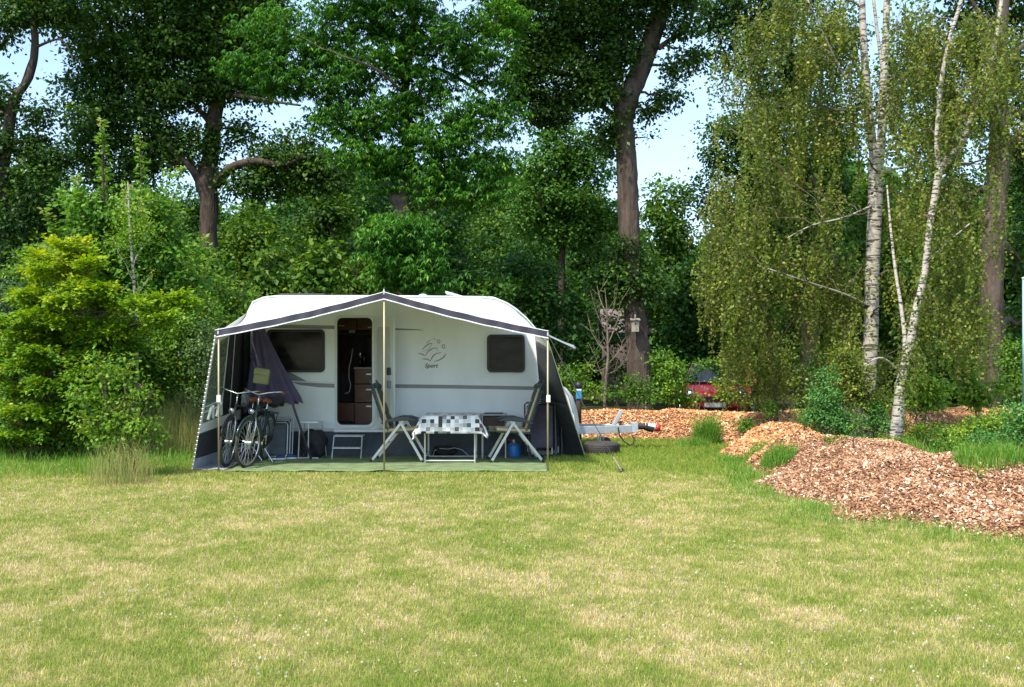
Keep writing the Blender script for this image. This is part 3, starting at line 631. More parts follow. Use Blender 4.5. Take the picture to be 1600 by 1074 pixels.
G().lathe(P(944, 694, Y-.05)+Vector((0, -.03, 0)), [(.06,-.02),(.12,-.02),(.13,0),(.13,.04),(.12,.06),(.06,.06)], 20, 'y').build('jockey_wheel', M['tyre'], db, smooth=True)
G().box(.6, .66, 16.9, 18.4, .05, .4).box(.64, .7, 16.9, 16.95, .0, .4).build('steady_leg', M['galv'], car)
for s_ in (0, 1):
    wh = G().lathe((cx(637), CY+.14+s_*1.7, .33), [(.2,0),(.3,0),(.33,.03),(.33,.16),(.3,.19),(.2,.19)], 28, 'y').build('wheel', M['tyre'], car, smooth=True)
    G().lathe((cx(637), CY+.16+s_*1.7, .33), [(.06,0),(.19,.02),(.2,.1)], 20, 'y').build('rim', M['galv'], wh)
# ------------------------------------------------------------------ canopy
cano = empty('awning_canopy', (-1.8, 15.0, 0), 'pale sun canopy with grey valance stretched from the caravan onto three thin poles', 'awning')
FY = 14.2
def F(px, py, y=FY): return P(px, py, y)
fl3 = [F(336, 516.5), F(600, 457), F(857, 518)]
rl = [Vector((cx(a), CY-.03, cz(b)-.01)) for a, b in ((388,489),(394,476),(410,467),(430,464.5),(600,464.5),(755,466),(776,469),(793,476),(807,486))]
def alongpts(pts, t):
    L = [0]
    for a, b in zip(pts, pts[1:]): L.append(L[-1]+(b-a).length)
    d = t*L[-1]
    for i in range(len(pts)-1):
        if d <= L[i+1]+1e-9: return pts[i].lerp(pts[i+1], (d-L[i])/(L[i+1]-L[i]))
    return pts[-1]
def canopy(u, v):
    f = fl3[0].lerp(fl3[1], u/.5) if u <= .5 else fl3[1].lerp(fl3[2], (u-.5)/.5)
    f = f + Vector((0, 0, -.03*abs(math.sin(2*math.pi*u))))
    r = alongpts(rl, u); e = abs(2*u-1)**6
    p = f.lerp(r, v); p.z += .003*math.sin(u*61)*(1-v)*abs(math.sin(2*math.pi*u)); p.z -= (.11*e+.02)*math.sin(math.pi*v)
    p.x += (.04 if u < .5 else -.04)*e*math.sin(math.pi*v)
    return p
g = G(); g.grid(canopy, 64, 14); g.build('canopy_sheet', M['canopy'], cano, smooth=True)
def val(z0, z1, y, mat, name):
    g = G(); g.grid(lambda u, v: canopy(u, 0)+Vector((0, y+.010*math.sin(u*95+2*math.sin(u*21))*min(1, -(z0+(z1-z0)*v)/.08 if z0 < 0 else 0), z0+(z1-z0)*v)), 200, 2); return g.build(name, mat, cano, solid=.003)
val(-.085, .0, -.012, M['valance'], 'valance'); val(-.10, -.085, -.014, M['whitecloth'], 'valance_trim'); val(.0, .010, -.016, M['whitecloth'], 'valance_trim')
for px, top in ((600, 457), (341, 519), (856, 522)):
    t_ = F(px, top, FY+.0); b_ = Vector((t_.x, FY+.02, 0)); g = G(); g.tube([b_, t_+Vector((0, .02, .0))], .0125, 8)
    pl = g.build('pole', M['beige_metal'], cano, smooth=True)
    G().lathe(t_, [(.016,-.03),(.016,.01),(.005,.05)], 8).build('pole_tip', M['alu'], pl)
    if px != 600: G().box(t_.x-.02, t_.x+.035, FY-.02, FY+.03, .97, 1.07).build('pole_clip', M['whitecloth'], pl, bevel=.006)
    G().lathe(b_, [(.025,0),(.025,.01),(.015,.02)], 8).build('pole_foot', M['darkplastic'], pl)
# left side wall with windows
A = F(337, 522); B = Vector((GX(301, 14.46), 14.46, .0)); C_ = Vector((-4.34, 16.57, .0)); D_ = Vector((-4.30, 16.57, 2.30))
lw = empty('awning_side_wall', (-4.4, 15.4, 0), 'left awning side wall with clear window panels and a white braided front edge', 'awning wall')
def W(s, t, o=0): p = (B.lerp(A, t)).lerp(C_.lerp(D_, t), s); return p+Vector((o, -.0, 0))
def wpatch(s0, s1, t0, t1, mat, name, o=0, par=lw, ns=6, wav=.0):
    g = G(); g.grid(lambda u, v: W(s0+(s1-s0)*u, t0+(t1-t0)*v, o+wav*math.sin(u*14)), ns, ns); return g.build(name, mat, par, solid=.004)
wpatch(0, 1, .085, .27, M['sidecloth'], 'lower_panel', wav=.008, ns=20); wpatch(0, 1, 0, .085, M['flap'], 'hem_panel', .004, wav=.012, ns=20); wpatch(0, 1, .27, .34, M['whitecloth'], 'white_band'); wpatch(.03, .44, .34, .92, M['film'], 'window_panel')
wpatch(0, .03, .34, 1, M['whitecloth'], 'edge_strip'); wpatch(.03, 1, .92, 1, M['canopy'], 'top_panel'); wpatch(.44, 1, .34, .92, M['blackmat'], 'dark_panel', wav=.01, ns=20)
for s_ in (.40, .60): wpatch(s_, s_+.018, .34, .92, M['trim'], 'seam', .012)
for t_ in (.42, .46): wpatch(.03, .40, t_, t_+.008, M['trim'], 'seam', .012)
g = G(); 
for k in range(34): a = W(-.004, k/34.0); b = W(-.012, (k+.6)/34.0); g.bar(a, b, .011, 6)
g.build('braided_edge', M['whitecloth'], lw)
for s_ in (.10, .28): G().tube([W(s_, .36, .03), W(s_+.03, .44, .03), W(s_+.07, .45, .03), W(s_+.11, .36, .03)], .02, 6).build('tie_back', M['whitecloth'], lw)
g = G(); g.grid(lambda u, v: Vector((B.x+.02+(.42)*u, 14.42+.05*math.sin(u*9)*(1-v)+(1.7*v), .012+.008*math.sin(u*11+v*7))), 16, 12); g.build('mud_flap', M['flap'], lw, smooth=True)
# right side wall
rw = empty('awning_side_wall', (.9, 15.6, 0), 'dark right awning side wall with a pale upper part folded back towards the drawbar', 'awning wall')
A2 = P(855, 528, 14.25); B2 = Vector((GX(915, 16.3), 16.3, 0)); C2 = Vector((cx(852), 16.56, 0)); D2 = Vector((cx(835), 16.56, 2.05))
def W2(s, t): p = (B2.lerp(A2, t)).lerp(C2.lerp(D2, t), s); p.x += .03*math.sin(math.pi*s)*math.sin(t*9); return p
for t0, t1, mt, nm in ((0, .47, 'sidecloth', 'lower_panel'), (.47, .9, 'sidecloth', 'middle_panel'), (.9, 1, 'canopy', 'top_panel')):
    g = G(); g.grid(lambda u, v: W2(.02+.98*u, t0+(t1-t0)*v), 14, 12); g.build(nm, M[mt], rw, solid=.004, smooth=True)
g = G(); g.grid(lambda u, v: W2(.02*u-.004, v), 2, 30); g.build('edge_strip', M['whitecloth'], rw, solid=.006)
# guy rope and stake
gr = empty('guy_rope', (GX(971, 14.15), 14.15, 0), 'thin dark guy rope running from the canopy corner to a tilted ground peg', 'guy rope')
pk = P(958, 714, 14.17); top_ = P(971, 738, 14.15)
G().tube([P(857, 524, 14.2), P(916, 641, 14.18), pk], .006, 5).build('rope', M['rope'], gr)
G().tube([pk, P(971, 736, 14.15)], .014, 6).build('tensioner', M['beige_metal'], gr)
G().lathe(P(971, 738, 14.15), [(.03,-.0),(.045,.02),(.02,.05)], 8).build('peg_head', M['black'], gr)
# carpet
g = G()
def carp(u, v):
    x = GX(356, 14.2)+(GX(857, 14.2)-GX(356, 14.2))*u+( .35*(v) if u < .5 else .1*v)*0; y = 14.22+2.28*v+.03*math.sin(u*50)*(1-v)*(math.sin(u*13)+.3)
    return (x-.12*v*(u < .5), y, .012+.016*max(0, math.sin(u*40+1)*math.sin(u*17))*(1-v)**4+.006*math.sin(u*23+v*9)**2)
g.grid(carp, 120, 20); cp = g.build('ground_mat', M['carpet'], smooth=True, solid=.008); tag(cp, 'green awning carpet laid on the grass in front of the caravan', 'carpet')
# ------------------------------------------------------------------ furniture under the canopy
def chair(label):
    t = empty('camping_chair', (0, 0, 0), label, 'chair', 'high backed camping chairs facing each other at the table')
    for s_ in (-.27, .27):
        g = G(); g.beam((-.385, s_, .015), (.10, s_*.97, .635), .022, .038, (1,0,0)); g.build('leg', M['alu'], t)
        g = G(); g.beam((.385, s_, .015), (.03, s_*.97, .635), .022, .038, (1,0,0)); g.build('leg', M['alu'], t)
        for x_ in (-.39, .39): G().tube([(x_-.02, s_, .012), (x_+.02, s_, .03)], .022, 8).build('foot_cap', M['black'], t)
        g = G(); arm = [(-.25,.585),(-.15,.63),(0,.672),(.14,.672),(.26,.635),(.27,.618),(.14,.622),(-.1,.60),(-.22,.565)]
        for k in (0,):
            n = len(arm); g.add([(a, s_-.028, b) for a, b in arm]+[(a, s_+.028, b) for a, b in arm], [tuple(range(n)), tuple(reversed(range(n, 2*n)))]+[(i, (i+1) % n, n+(i+1) % n, n+i) for i in range(n)])
        g.build('armrest', M['darkplastic'], t, bevel=.008)
        G().tube([(-.14, s_*.92, .47), (-.21, s_*.92, .62), (-.37, s_*.92, 1.15), (-.42, s_*.92, 1.22)], .013, 8).build('back_frame', M['darkplastic'], t)
        G().tube([(-.22, s_*.92, .43), (.30, s_*.92, .455)], .013, 8).build('seat_frame', M['darkplastic'], t)
    G().bar((-.2, -.27, .26), (-.2, .27, .26), .010).build('crossbar', M['alu'], t); G().bar((.2, -.27, .3), (.2, .27, .3), .010).build('crossbar', M['alu'], t)
    def pad(p0, p1, w_, th, mat, name, puff=3):
        p0 = Vector(p0); p1 = Vector(p1); d = p1-p0; nrm = Vector((0, 1, 0)).cross(d).normalized(); g = G()
        def top(u, v): return p0+d*u+Vector((0, (v-.5)*w_, 0))+nrm*(th/2)*(.45+.55*abs(math.sin(math.pi*u*puff))**.4)*(1-abs(2*v-1)**6*.6)
        def bot(u, v): return p0+d*u+Vector((0, (v-.5)*w_, 0))-nrm*(th/2)
        def rim(u, v):
            return top(u, 0).lerp(bot(u, 0), v)
        g.grid(top, 18, 8); g.grid(bot, 18, 8); g.grid(lambda u, v: top(u, 0).lerp(bot(u, 0), v), 18, 1); g.grid(lambda u, v: top(u, 1).lerp(bot(u, 1), v), 18, 1)
        g.grid(lambda u, v: top(0, u).lerp(bot(0, u), v), 8, 1); g.grid(lambda u, v: top(1, u).lerp(bot(1, u), v), 8, 1)
        return g.build(name, mat, t)
    pad((-.20, 0, .46), (.30, 0, .485), .48, .055, M['tan'], 'seat', 1)
    b = pad((-.155, 0, .50), (-.36, 0, 1.10), .46, .09, M['greencush'], 'backrest', 3)
    for v_ in (-.215, .215): 
        p0 = Vector((-.135, v_, .50)); p1 = Vector((-.34, v_, 1.10)); G().tube([p0, p0.lerp(p1, .33), p0.lerp(p1, .66), p1], [.018,.022,.020,.018], 8).build('backrest_piping', M['tan'], b, smooth=True)
    G().tube([(-.36,-.2,1.12),(-.37,0,1.14),(-.36,.2,1.12)], .05, 10).build('headrest', M['greencush'], b, smooth=True)
    return t
c1 = chair('camping chair with tan and green cushion on the left side of the table, facing right')
c1.location = (GX(625, 15.7), 15.68, .022); c1.rotation_euler = (0, 0, R(-3))
c2 = copy_tree(c1); c2['label'] = 'camping chair with tan and green cushion on the right side of the table, facing left'
c2.location = (GX(805, 15.65), 15.62, .022); c2.rotation_euler = (0, 0, R(186))
# table
tb = empty('camping_table', (GX(703, 15.5), 15.6, 0), 'folding aluminium table under the patchwork cloth', 'table')
tx0, tx1, ty0, ty1 = GX(664, 15.3), GX(742, 15.3), 15.3, 15.95
G().box(GX(661, 15.3), GX(745, 15.3), 15.25, 16.0, .70, .722).build('tabletop', M['white'], tb, bevel=.005)
for x in (tx0, tx1):
    for y in (ty0, ty1): g = G(); g.bar((x, y, .02), (x, y, .70), .014); g.build('leg', M['alu'], tb); 
for y in (ty0, ty1): G().bar((tx0, y, .05), (tx1, y, .05), .012).build('rail', M['alu'], tb)
for x in (tx0, tx1):
    for z_ in (.12, .65): G().bar((x, ty0, z_), (x, ty1, z_), .010).build('rail', M['alu'], tb)
# cloth with uv
def clothmat():
    m, n, b = mat_('patchwork_cloth'); uv = n.nodes.new('ShaderNodeUVMap')
    def math_(op, a, c=None):
        x = n.nodes.new('ShaderNodeMath'); x.operation = op
        for i, s in enumerate((a, c)):
            if s is None: continue
            if isinstance(s, (int, float)): x.inputs[i].default_value = s
            else: n.links.new(s, x.inputs[i])
        return x.outputs[0]
    sp = n.nodes.new('ShaderNodeSeparateXYZ'); n.links.new(uv.outputs[0], sp.inputs[0])
    u = math_('MULTIPLY', sp.outputs[0], 16.5); v = math_('MULTIPLY', sp.outputs[1], 16.5)
    cb = n.nodes.new('ShaderNodeCombineXYZ'); n.links.new(math_('FLOOR', u), cb.inputs[0]); n.links.new(math_('FLOOR', v), cb.inputs[1])
    wn = n.nodes.new('ShaderNodeTexWhiteNoise'); wn.noise_dimensions = '3D'; n.links.new(cb.outputs[0], wn.inputs['Vector'])
    rp = n.nodes.new('ShaderNodeValToRGB'); rp.color_ramp.interpolation = 'CONSTANT'; e = rp.color_ramp.elements
    e[0].color = (.82,.83,.83,1); e[1].position = .40; e[1].color = (.45,.45,.45,1)
    for p_, c_ in ((.46,.75),(.60,.03),(.86,.25),(.93,.7)): x = e.new(p_); x.color = (c_, c_, c_*1.05, 1)
    n.links.new(wn.outputs[0], rp.inputs[0])
    # fine plaid lines inside some pale squares
    fu = math_('FRACT', math_('MULTIPLY', u, 3.0)); fv = math_('FRACT', math_('MULTIPLY', v, 3.0)); ln_ = math_('MAXIMUM', math_('LESS_THAN', fu, .3), math_('LESS_THAN', fv, .3))
    wn2 = n.nodes.new('ShaderNodeTexWhiteNoise'); wn2.noise_dimensions = '4D'; wn2.inputs['W'].default_value = 4; n.links.new(cb.outputs[0], wn2.inputs['Vector'])
    f = math_('MULTIPLY', math_('MULTIPLY', ln_, math_('GREATER_THAN', wn2.outputs[0], .55)), .75)
    mx = n.nodes.new('ShaderNodeMix'); mx.data_type = 'RGBA'; n.links.new(f, mx.inputs[0]); n.links.new(rp.outputs[0], mx.inputs[6]); mx.inputs[7].default_value = (.2,.2,.21,1)
    n.links.new(mx.outputs[2], b.inputs['Base Color']); b.inputs['Roughness'].default_value = .6; return m
x0, x1, y0, y1_ = GX(659, 15.2), GX(748, 15.2), 15.22, 16.03; nx_, ny_ = 40, 34; drop = .27
us_ = np.linspace(-drop, (x1-x0)+drop, nx_); vs_ = np.linspace(-drop, (y1_-y0)+drop, ny_); vsv = []; uvs = []
for a in us_:
    for b in vs_:
        ox = max(-a, 0, a-(x1-x0)); oy = max(-b, 0, b-(y1_-y0)); xx = min(max(a, 0), x1-x0); yy = min(max(b, 0), y1_-y0)
        d = math.hypot(ox, oy) if min(ox, oy) > 0 else max(ox, oy)
        fl = .04*math.sin((a+b)*14)*min(1, d/.2)
        sx = -1 if a < 0 else 1; sy = -1 if b < 0 else 1
        k = (.10*d+abs(fl)*.6)
        ex = (k if ox > 0 else 0)+(.35*ox if min(ox, oy) > 0 else 0); ey = (k if oy > 0 else 0)+(.35*oy if min(ox, oy) > 0 else 0)
        vsv.append((x0+xx+sx*ex, y0+yy+sy*ey, .727-d*.97)); uvs.append((a+.3, b+.6))
g = G(); g.v = vsv; g.f = [(i*ny_+j, (i+1)*ny_+j, (i+1)*ny_+j+1, i*ny_+j+1) for i in range(nx_-1) for j in range(ny_-1)]
cl = g.build('tablecloth', clothmat(), None, smooth=True, fix=True); tag(cl, 'black, white and grey patchwork cloth draped over the camping table', 'tablecloth')
ul = cl.data.uv_layers.new(name='UVMap')
for lp in cl.data.loops: ul.data[lp.index].uv = uvs[lp.vertex_index]
cl.modifiers.new('solid', 'SOLIDIFY').thickness = .003
# side table with dark stove box
st = empty('side_table', (GX(772, 16.2), 16.2, 0), 'low side table with grey top holding a dark brown box, right of the main table', 'side table')
G().box(GX(752, 16.1), GX(792, 16.1), 15.95, 16.4, .685, .705).build('tabletop', M['counter'], st, bevel=.004)
for x in (GX(754, 16.1), GX(790, 16.1)):
    for y in (15.98, 16.37): G().bar((x, y, 0.01), (x, y, .69), .011).build('leg', M['alu'], st)
bx_ = G().box(GX(755, 16.1), GX(790, 16.1), 16.0, 16.35, .52, .68); bx_ = bx_.build('brown_box', M['brownpost'], None, bevel=.01); tag(bx_, 'dark brown box tucked under the grey side table top', 'box')
tray = G().box(GX(757, 16.1), GX(786, 16.1), 16.0, 16.3, .706, .722).build('black_tray', M['darkplastic'], None, bevel=.004); tag(tray, 'flat black tray lying on the grey side table', 'tray')
# gas bottle and hose
gbt = empty('gas_bottle', (GX(803, 16.25), 16.25, 0), 'small blue gas bottle standing behind the right chair', 'gas bottle')
G().lathe((GX(803, 16.25), 16.25, .015), [(.10,0),(.105,.02),(.105,.17),(.095,.20),(.05,.22)], 24).build('body', M['blue'], gbt, smooth=True)
G().lathe((GX(803, 16.25), 16.25, .23), [(.025,0),(.025,.04),(.04,.04),(.04,.06)], 12).build('valve', M['chrome'], gbt)
hs_ = G().tube([P(a, b, 16.1) for a, b in ((803,693),(797,688),(790,684),(788,695),(791,706),(797,714),(803,718))], .008, 6).build('red_hose', M['red']); tag(hs_, 'thin red gas hose curling beside the blue bottle', 'hose')
# folded recliners leaning at the right
def recliner(x0, x1, y, z1, lean, label, fabric='plum'):
    t = empty('folded_recliner', ((x0+x1)/2, y, 0), label, 'recliner', 'folded recliners leaning by the right awning wall')
    q = lambda x, z: (x, y+lean*z, z)
    G().tube([q(x0, .03), q(x1, .03), q(x1+.02, .12), q(x1+.01, z1), q(x1-.03, z1+.03), q(x0+.03, z1+.03), q(x0, z1)], .013, 8, closed=True).build('frame', M['darkplastic'], t, smooth=True)
    G().tube([q(x0+.05, .10), q(x1-.04, .10), q(x1-.04, .55), q(x0+.05, .55)], .011, 6, closed=True).build('leg_frame', M['galv'], t)
    g = G(); g.grid(lambda u, v: (x0+.03+(x1-x0-.06)*u, y+lean*(.2+v*(z1-.22))-.02-.015*math.sin(v*9), .2+v*(z1-.22)), 4, 10); g.build('sling', M[fabric], t, solid=.03)
    g = G()
    for k in range(14): zz = .15+k*(z1-.2)/14; g.bar(q(x1-.03, zz), q(x1+.0, zz+.025), .004, 5)
    g.build('lacing', M['black'], t)
    return t
recliner(GX(826, 16.0), GX(866, 16.0), 15.85, .86, .10, 'front folded recliner with plum sling, behind the right chair')
recliner(GX(832, 16.1), GX(876, 16.1), 16.1, .88, .10, 'folded recliner with dark frame half hidden behind the plum one', 'blackmat')
recliner(GX(820, 16.2), GX(872, 16.2), 16.3, .84, .08, 'rearmost folded recliner, resting against the caravan skirt', 'blackmat')
# step in front of the door
sp_ = empty('door_step', (GX(543, 16.1), 16.1, 0), 'grey two tread folding step standing below the open caravan door', 'step')
sx0, sx1 = GX(522, 16.1), GX(566, 16.1)
for x in (sx0, sx1):
    G().tube([(x-.01*(x == sx0), 15.95, .01), (x, 16.1, .36), (x, 16.32, .36)], .011, 8).build('side_frame', M['galv'], sp_)
G().box(sx0, sx1, 16.08, 16.32, .345, .365).build('tread', M['galv'], sp_, bevel=.006); G().box(sx0, sx1, 15.92, 16.08, .17, .19).build('tread', M['galv'], sp_, bevel=.006)
# stool with bag
so = empty('camping_stool', (GX(485, 16.2), 16.2, 0), 'folding stool with a white seat in front of the caravan skirt', 'stool')
a0, a1 = GX(470, 16.1), GX(500, 16.1)
G().box(a0, a1, 16.0, 16.32, .56, .59).build('seat', M['white'], so, bevel=.012)
for p, q in (((a0, 16.02, .56), (a0-.02, 16.0, .012)), ((GX(484, 16.1), 16.0, .56), (GX(484, 16.1), 15.98, .012)), ((a1, 16.3, .56), (a1+.06, 16.32, .012)), ((a0+.02, 16.3, .56), (a0, 16.34, .012))):
    G().bar(p, q, .011).build('leg', M['alu'], so)
G().tube([(a0-.03, 15.98, .02), (a1, 15.98, .02)], .011, 6).build('foot_rail', M['whitecloth'], so)
def lump(name, c, r, mat, label, cat, seed, sq=(1,1,1), n=18):
    rnd = random.Random(seed); ph = [rnd.uniform(0, 6.28) for _ in range(6)]; g = G()
    def f(u, v):
        th = 2*math.pi*u; fi = math.pi*v
        rr = r*(1+.2*math.sin(3*th+2*fi+ph[0])*math.sin(fi)+.13*math.sin(5*th+4*fi+ph[1])*math.sin(fi)+.07*math.sin(9*th+7*fi+ph[3])*math.sin(fi)+.08*math.sin(7*fi+ph[2])*math.sin(fi))
        return (c[0]+rr*math.sin(fi)*math.cos(th)*sq[0], c[1]+rr*math.sin(fi)*math.sin(th)*sq[1], c[2]-rr*math.cos(fi)*sq[2])
    g.grid(f, n*2, n); o = g.build(name, mat, None, smooth=True); return tag(o, label, cat)
lump('black_bag', (GX(493, 16.2), 16.15, .23), .22, M['blackmat'], 'crumpled black bag lying under and beside the white stool', 'bag', 3, (.85,.6,1.0))
lump('dark_bundle', (GX(694, 16.2), 16.2, .11), .13, M['blackmat'], 'dark cable bundle on the carpet behind the table legs', 'bundle', 5, (1.4,.8,.75))
cb_ = G().tube([P(a, b, 16.1) for a, b in ((676,714),(679,704),(688,701),(700,702),(710,700),(722,703),(732,712))], .006, 5).build('cable', M['galv']); tag(cb_, 'thin pale cable arching over the bundle behind the table', 'cable')
# slippers
def slipper(x, y, rz, label):
    t = empty('slipper', (x, y, .02), label, 'slipper', 'blue slippers on the carpet', rz)
    off = Vector((x, y, .02))
    me_g = G(); n = 16; o1 = [( .13*math.cos(2*math.pi*k/n), .048*math.sin(2*math.pi*k/n)*(1+.25*math.cos(2*math.pi*k/n))) for k in range(n)]
    me_g.add([(a+off.x, b+off.y, off.z) for a, b in o1]+[(a+off.x, b+off.y, off.z+.02) for a, b in o1], [tuple(range(n)), tuple(reversed(range(n, 2*n)))]+[(i, (i+1) % n, n+(i+1) % n, n+i) for i in range(n)])
    me_g.build('sole', M['whitecloth'], t)
    g = G(); g.grid(lambda u, v: (off.x-.02+.14*u, off.y+.05*math.cos(math.pi*v)*(1-.5*u*u), off.z+.02+.055*math.sin(math.pi*v)*(1-u*.55)), 8, 8); g.build('upper', M['bluecloth'], t, solid=.006, smooth=True)
slipper(GX(437, 15.95), 15.8, R(12), 'left blue slipper on the carpet by the folded chairs'); slipper(GX(451, 15.95), 15.95, R(-8), 'right blue slipper on the carpet nearest the parasol foot')
# folded camp chairs with grey panels
def fchair(x0, x1, y, z1, label, fab=True):
    t = empty('folded_chair', ((x0+x1)/2, y, 0), label, 'folded chair', 'folded grey chairs leaning on the caravan')
    q = lambda x, z: (x, y+.15*z, z)
    G().tube([q(x0, .04), q(x1-.02, .04), q(x1, .08), q(x1, z1-.04), q(x1-.03, z1), q(x0, z1)], .012, 8, closed=True).build('frame', M['alu'], t, smooth=True)
    g = G(); g.grid(lambda u, v: (x0+.02+(x1-x0-.05)*u, y+.15*(.07+v*(z1-.1))-.006*math.sin(v*20), .07+v*(z1-.1)), 4, 12); g.build('panel', M['greyfabric'], t, solid=.01)
    return t
fchair(GX(415, 16.0), GX(448, 16.0), 16.0, .57, 'frontmost folded grey chair beside the bicycles'); fchair(GX(417, 16.1), GX(452.5, 16.1), 16.08, .60, 'middle folded grey chair between the two others')
fchair(GX(419, 16.2), GX(457, 16.2), 16.16, .64, 'rearmost folded grey chair, tallest, against the skirt')
# parasol
pa = empty('closed_parasol', (GX(486, 15.8), 15.8, 0), 'closed purple parasol leaning in the left corner of the awning', 'parasol')
ax0 = P(404, 512, 16.2); ax1 = P(427, 634, 15.95)
g = G()
def fold(u, v):
    a = 2*math.pi*u; c = ax0.lerp(ax1, v); r = .09+.30*v**1.1; st_ = 1+.28*math.cos(9*a)*(.3+.7*v)
    z = 0
    if v > .94: z = -.04*math.cos(9*a)
    return c+Vector((math.cos(a)*r*st_*.95, math.sin(a)*r*st_*.5, z+.07*v*math.cos(a)))
g.grid(fold, 108, 16); g.build('cloth', M['purple'], pa, smooth=False)
G().tube([P(404, 508, 16.2), P(450, 610, 15.95), P(486, 717.5, 15.8)], .018, 8).build('pole', M['darkplastic'], pa, smooth=True)
G().lathe(P(486, 720, 15.8)+Vector((0,0,.0)), [(.02,0),(.012,.06)], 8).build('foot_tip', M['black'], pa)
# dark sheet standing in for the shade of the corner behind the bicycles
g = G(); g.grid(lambda u, v: (P(352+38*u, 0, 16.3).x, 16.35+.05*math.sin(u*22), .25+1.85*v), 40, 6); dk = g.build('shade_sheet', M['blackmat'], None, smooth=True, solid=.006); tag(dk, 'black sheet standing in for shade in the left awning corner behind the bicycles', 'curtain')
# ------------------------------------------------------------------ bicycles
def bicycle(label, frame_mat, steer=0.0, bag=False):
    t = empty('bicycle', (0, 0, 0), label, 'bicycle', 'bicycles parked under the left end of the canopy')
    RW = .345; FX, RX = .56, -.52
    hd0 = Vector((.36, 0, .88)); hd1 = Vector((.44, 0, .62)); axis = (hd0-hd1).normalized(); rot = Matrix.Rotation(steer, 3, axis)
    S = lambda p: hd1+rot@(Vector(p)-hd1)
    def wheel(cx_, f, name):
        g = G(); n = 36
        g.tube([f((cx_+RW*math.cos(2*math.pi*k/n), 0, RW+RW*math.sin(2*math.pi*k/n)-0)) for k in range(n)], .021, 8, closed=True)
        wv = g.build(name, M['biketyre'], t, smooth=True)
        G().tube([f((cx_+(RW-.028)*math.cos(2*math.pi*k/n), 0, RW+(RW-.028)*math.sin(2*math.pi*k/n))) for k in range(n)], .011, 6, closed=True).build('rim', M['chrome'], wv, smooth=True)
        g = G()
        for k in range(28):
            a = 2*math.pi*k/28; s_ = .03 if k % 2 else -.03; g.bar(f((cx_, s_, RW)), f((cx_+(RW-.03)*math.cos(a), 0, RW+(RW-.03)*math.sin(a))), .0022, 4)
        g.build('spokes', M['galv'], wv)
        G().tube([f((cx_, -.05, RW)), f((cx_, .05, RW))], .03, 10).build('hub', M['chrome'], wv)
        g = G(); g.tube([f((cx_+(RW+.035)*math.cos(a), 0, RW+(RW+.035)*math.sin(a))) for a in [R(20+8*k) for k in range(20)]], .026, 6, sq=.6)
        g.build('mudguard', frame_mat, t, smooth=True)
    wheel(FX, S, 'front_wheel'); wheel(RX, lambda p: Vector(p), 'rear_wheel')
    g = G(); bb = Vector((-.06, 0, .29)); stt = Vector((-.20, 0, .80))
    g.bar(bb, stt, .017).bar(bb, hd1+Vector((0,0,.03)), .019).bar(stt-Vector((0,0,.05)), hd0, .016).bar(hd0, hd1, .021)
    for s_ in (-.05, .05): g.bar((RX, s_, RW), bb, .009).bar((RX, s_, RW), stt, .009)
    g.build('frame', frame_mat, t, smooth=True)
    g = G()
    for s_ in (-.05, .05): g.tube([S((.45, s_*.5, .72)), S((.47, s_, .60)), S((FX, s_, RW))], [.018,.015,.010], 8)
    g.build('fork', M['chrome'], t, smooth=True)
    g = G(); g.bar(S((.36, 0, .88)), S((.33, 0, 1.02)), .013); hb = [S(p) for p in ((.10,-.31,1.06),(.24,-.29,1.10),(.35,-.16,1.08),(.36,0,1.04),(.35,.16,1.08),(.24,.29,1.10),(.10,.31,1.06))]; g.tube(hb, .011, 8); hbo = g.build('handlebar', M['chrome'], t, smooth=True)
    for a, b in ((0, 1), (6, 5)): G().tube([hb[a], hb[a].lerp(hb[b], .8)], .017, 8).build('grip', M['leather'], hbo, smooth=True)
    for y_ in (-.22, .22): G().tube([S((.33, y_, 1.08)), S((.22, y_*1.3, 1.05))], .006, 5).build('brake_lever', M['black'], hbo)
    g = G(); g.grid(lambda u, v: (-.34+.28*u, (v-.5)*(.22*(1-u)**.8+.04), .93+.02*math.cos((v-.5)*3)-.03*abs(2*v-1)**3), 10, 8); g.build('saddle', M['leather'], t, solid=.03, smooth=True)
    G().bar(stt, (-.22, 0, .91), .012).build('seat_post', M['chrome'], t)
    g = G(); 
    for s_ in (-.06, .06): g.bar((-.24, s_, .72), (-.78, s_, .72), .006).bar((-.72, s_, .72), (RX, s_, RW), .006)
    for x_ in (-.35, -.55, -.77): g.bar((x_, -.06, .72), (x_, .06, .72), .006)
    g.build('rack', M['black'], t)
    G().tube([bb+Vector((0,-.06,0)), bb+Vector((0,.06,0))], .03, 10).tube([bb+Vector((0,.065,0)), bb+Vector((0,.068,0))], .10, 24).build('chainring', M['chrome'], t)
    for s_, dz in ((-.07, -.16), (.09, .16)):
        g = G(); g.bar(bb+Vector((0, s_, 0)), bb+Vector((.03, s_, dz)), .009); cr = g.build('crank', M['chrome'], t); p_ = bb+Vector((.03, s_+(.05 if s_ > 0 else -.05), dz)); G().box(p_.x-.04, p_.x+.04, p_.y-.045, p_.y+.045, p_.z-.012, p_.z+.012).build('pedal', M['black'], cr)
    g = G(); g.add([(-.5,.07,.36),(-.5,.07,.42),(-.1,.075,.38),(.0,.075,.32),(-.05,.075,.22),(-.5,.07,.32)], [(0,1,2,3,4,5)]); g.build('chain_case', M['black'], t, solid=.02)
    lp = G().tube([S((.49,0,.80)), S((.56,0,.80))], [.035,.042], 12).build('headlight', M['chrome'], t, smooth=True)
    G().bar((-.1, .05, .25), (-.14, .22, .02), .010).build('kickstand', M['chrome'], t)
    return t
b1 = bicycle('black bicycle with brown grips, nearest the left awning pole', M['bikeblack'], R(8))
b2 = bicycle('green bicycle with brown saddle, leaning beside the folded chairs', M['bikegreen'], R(-14))
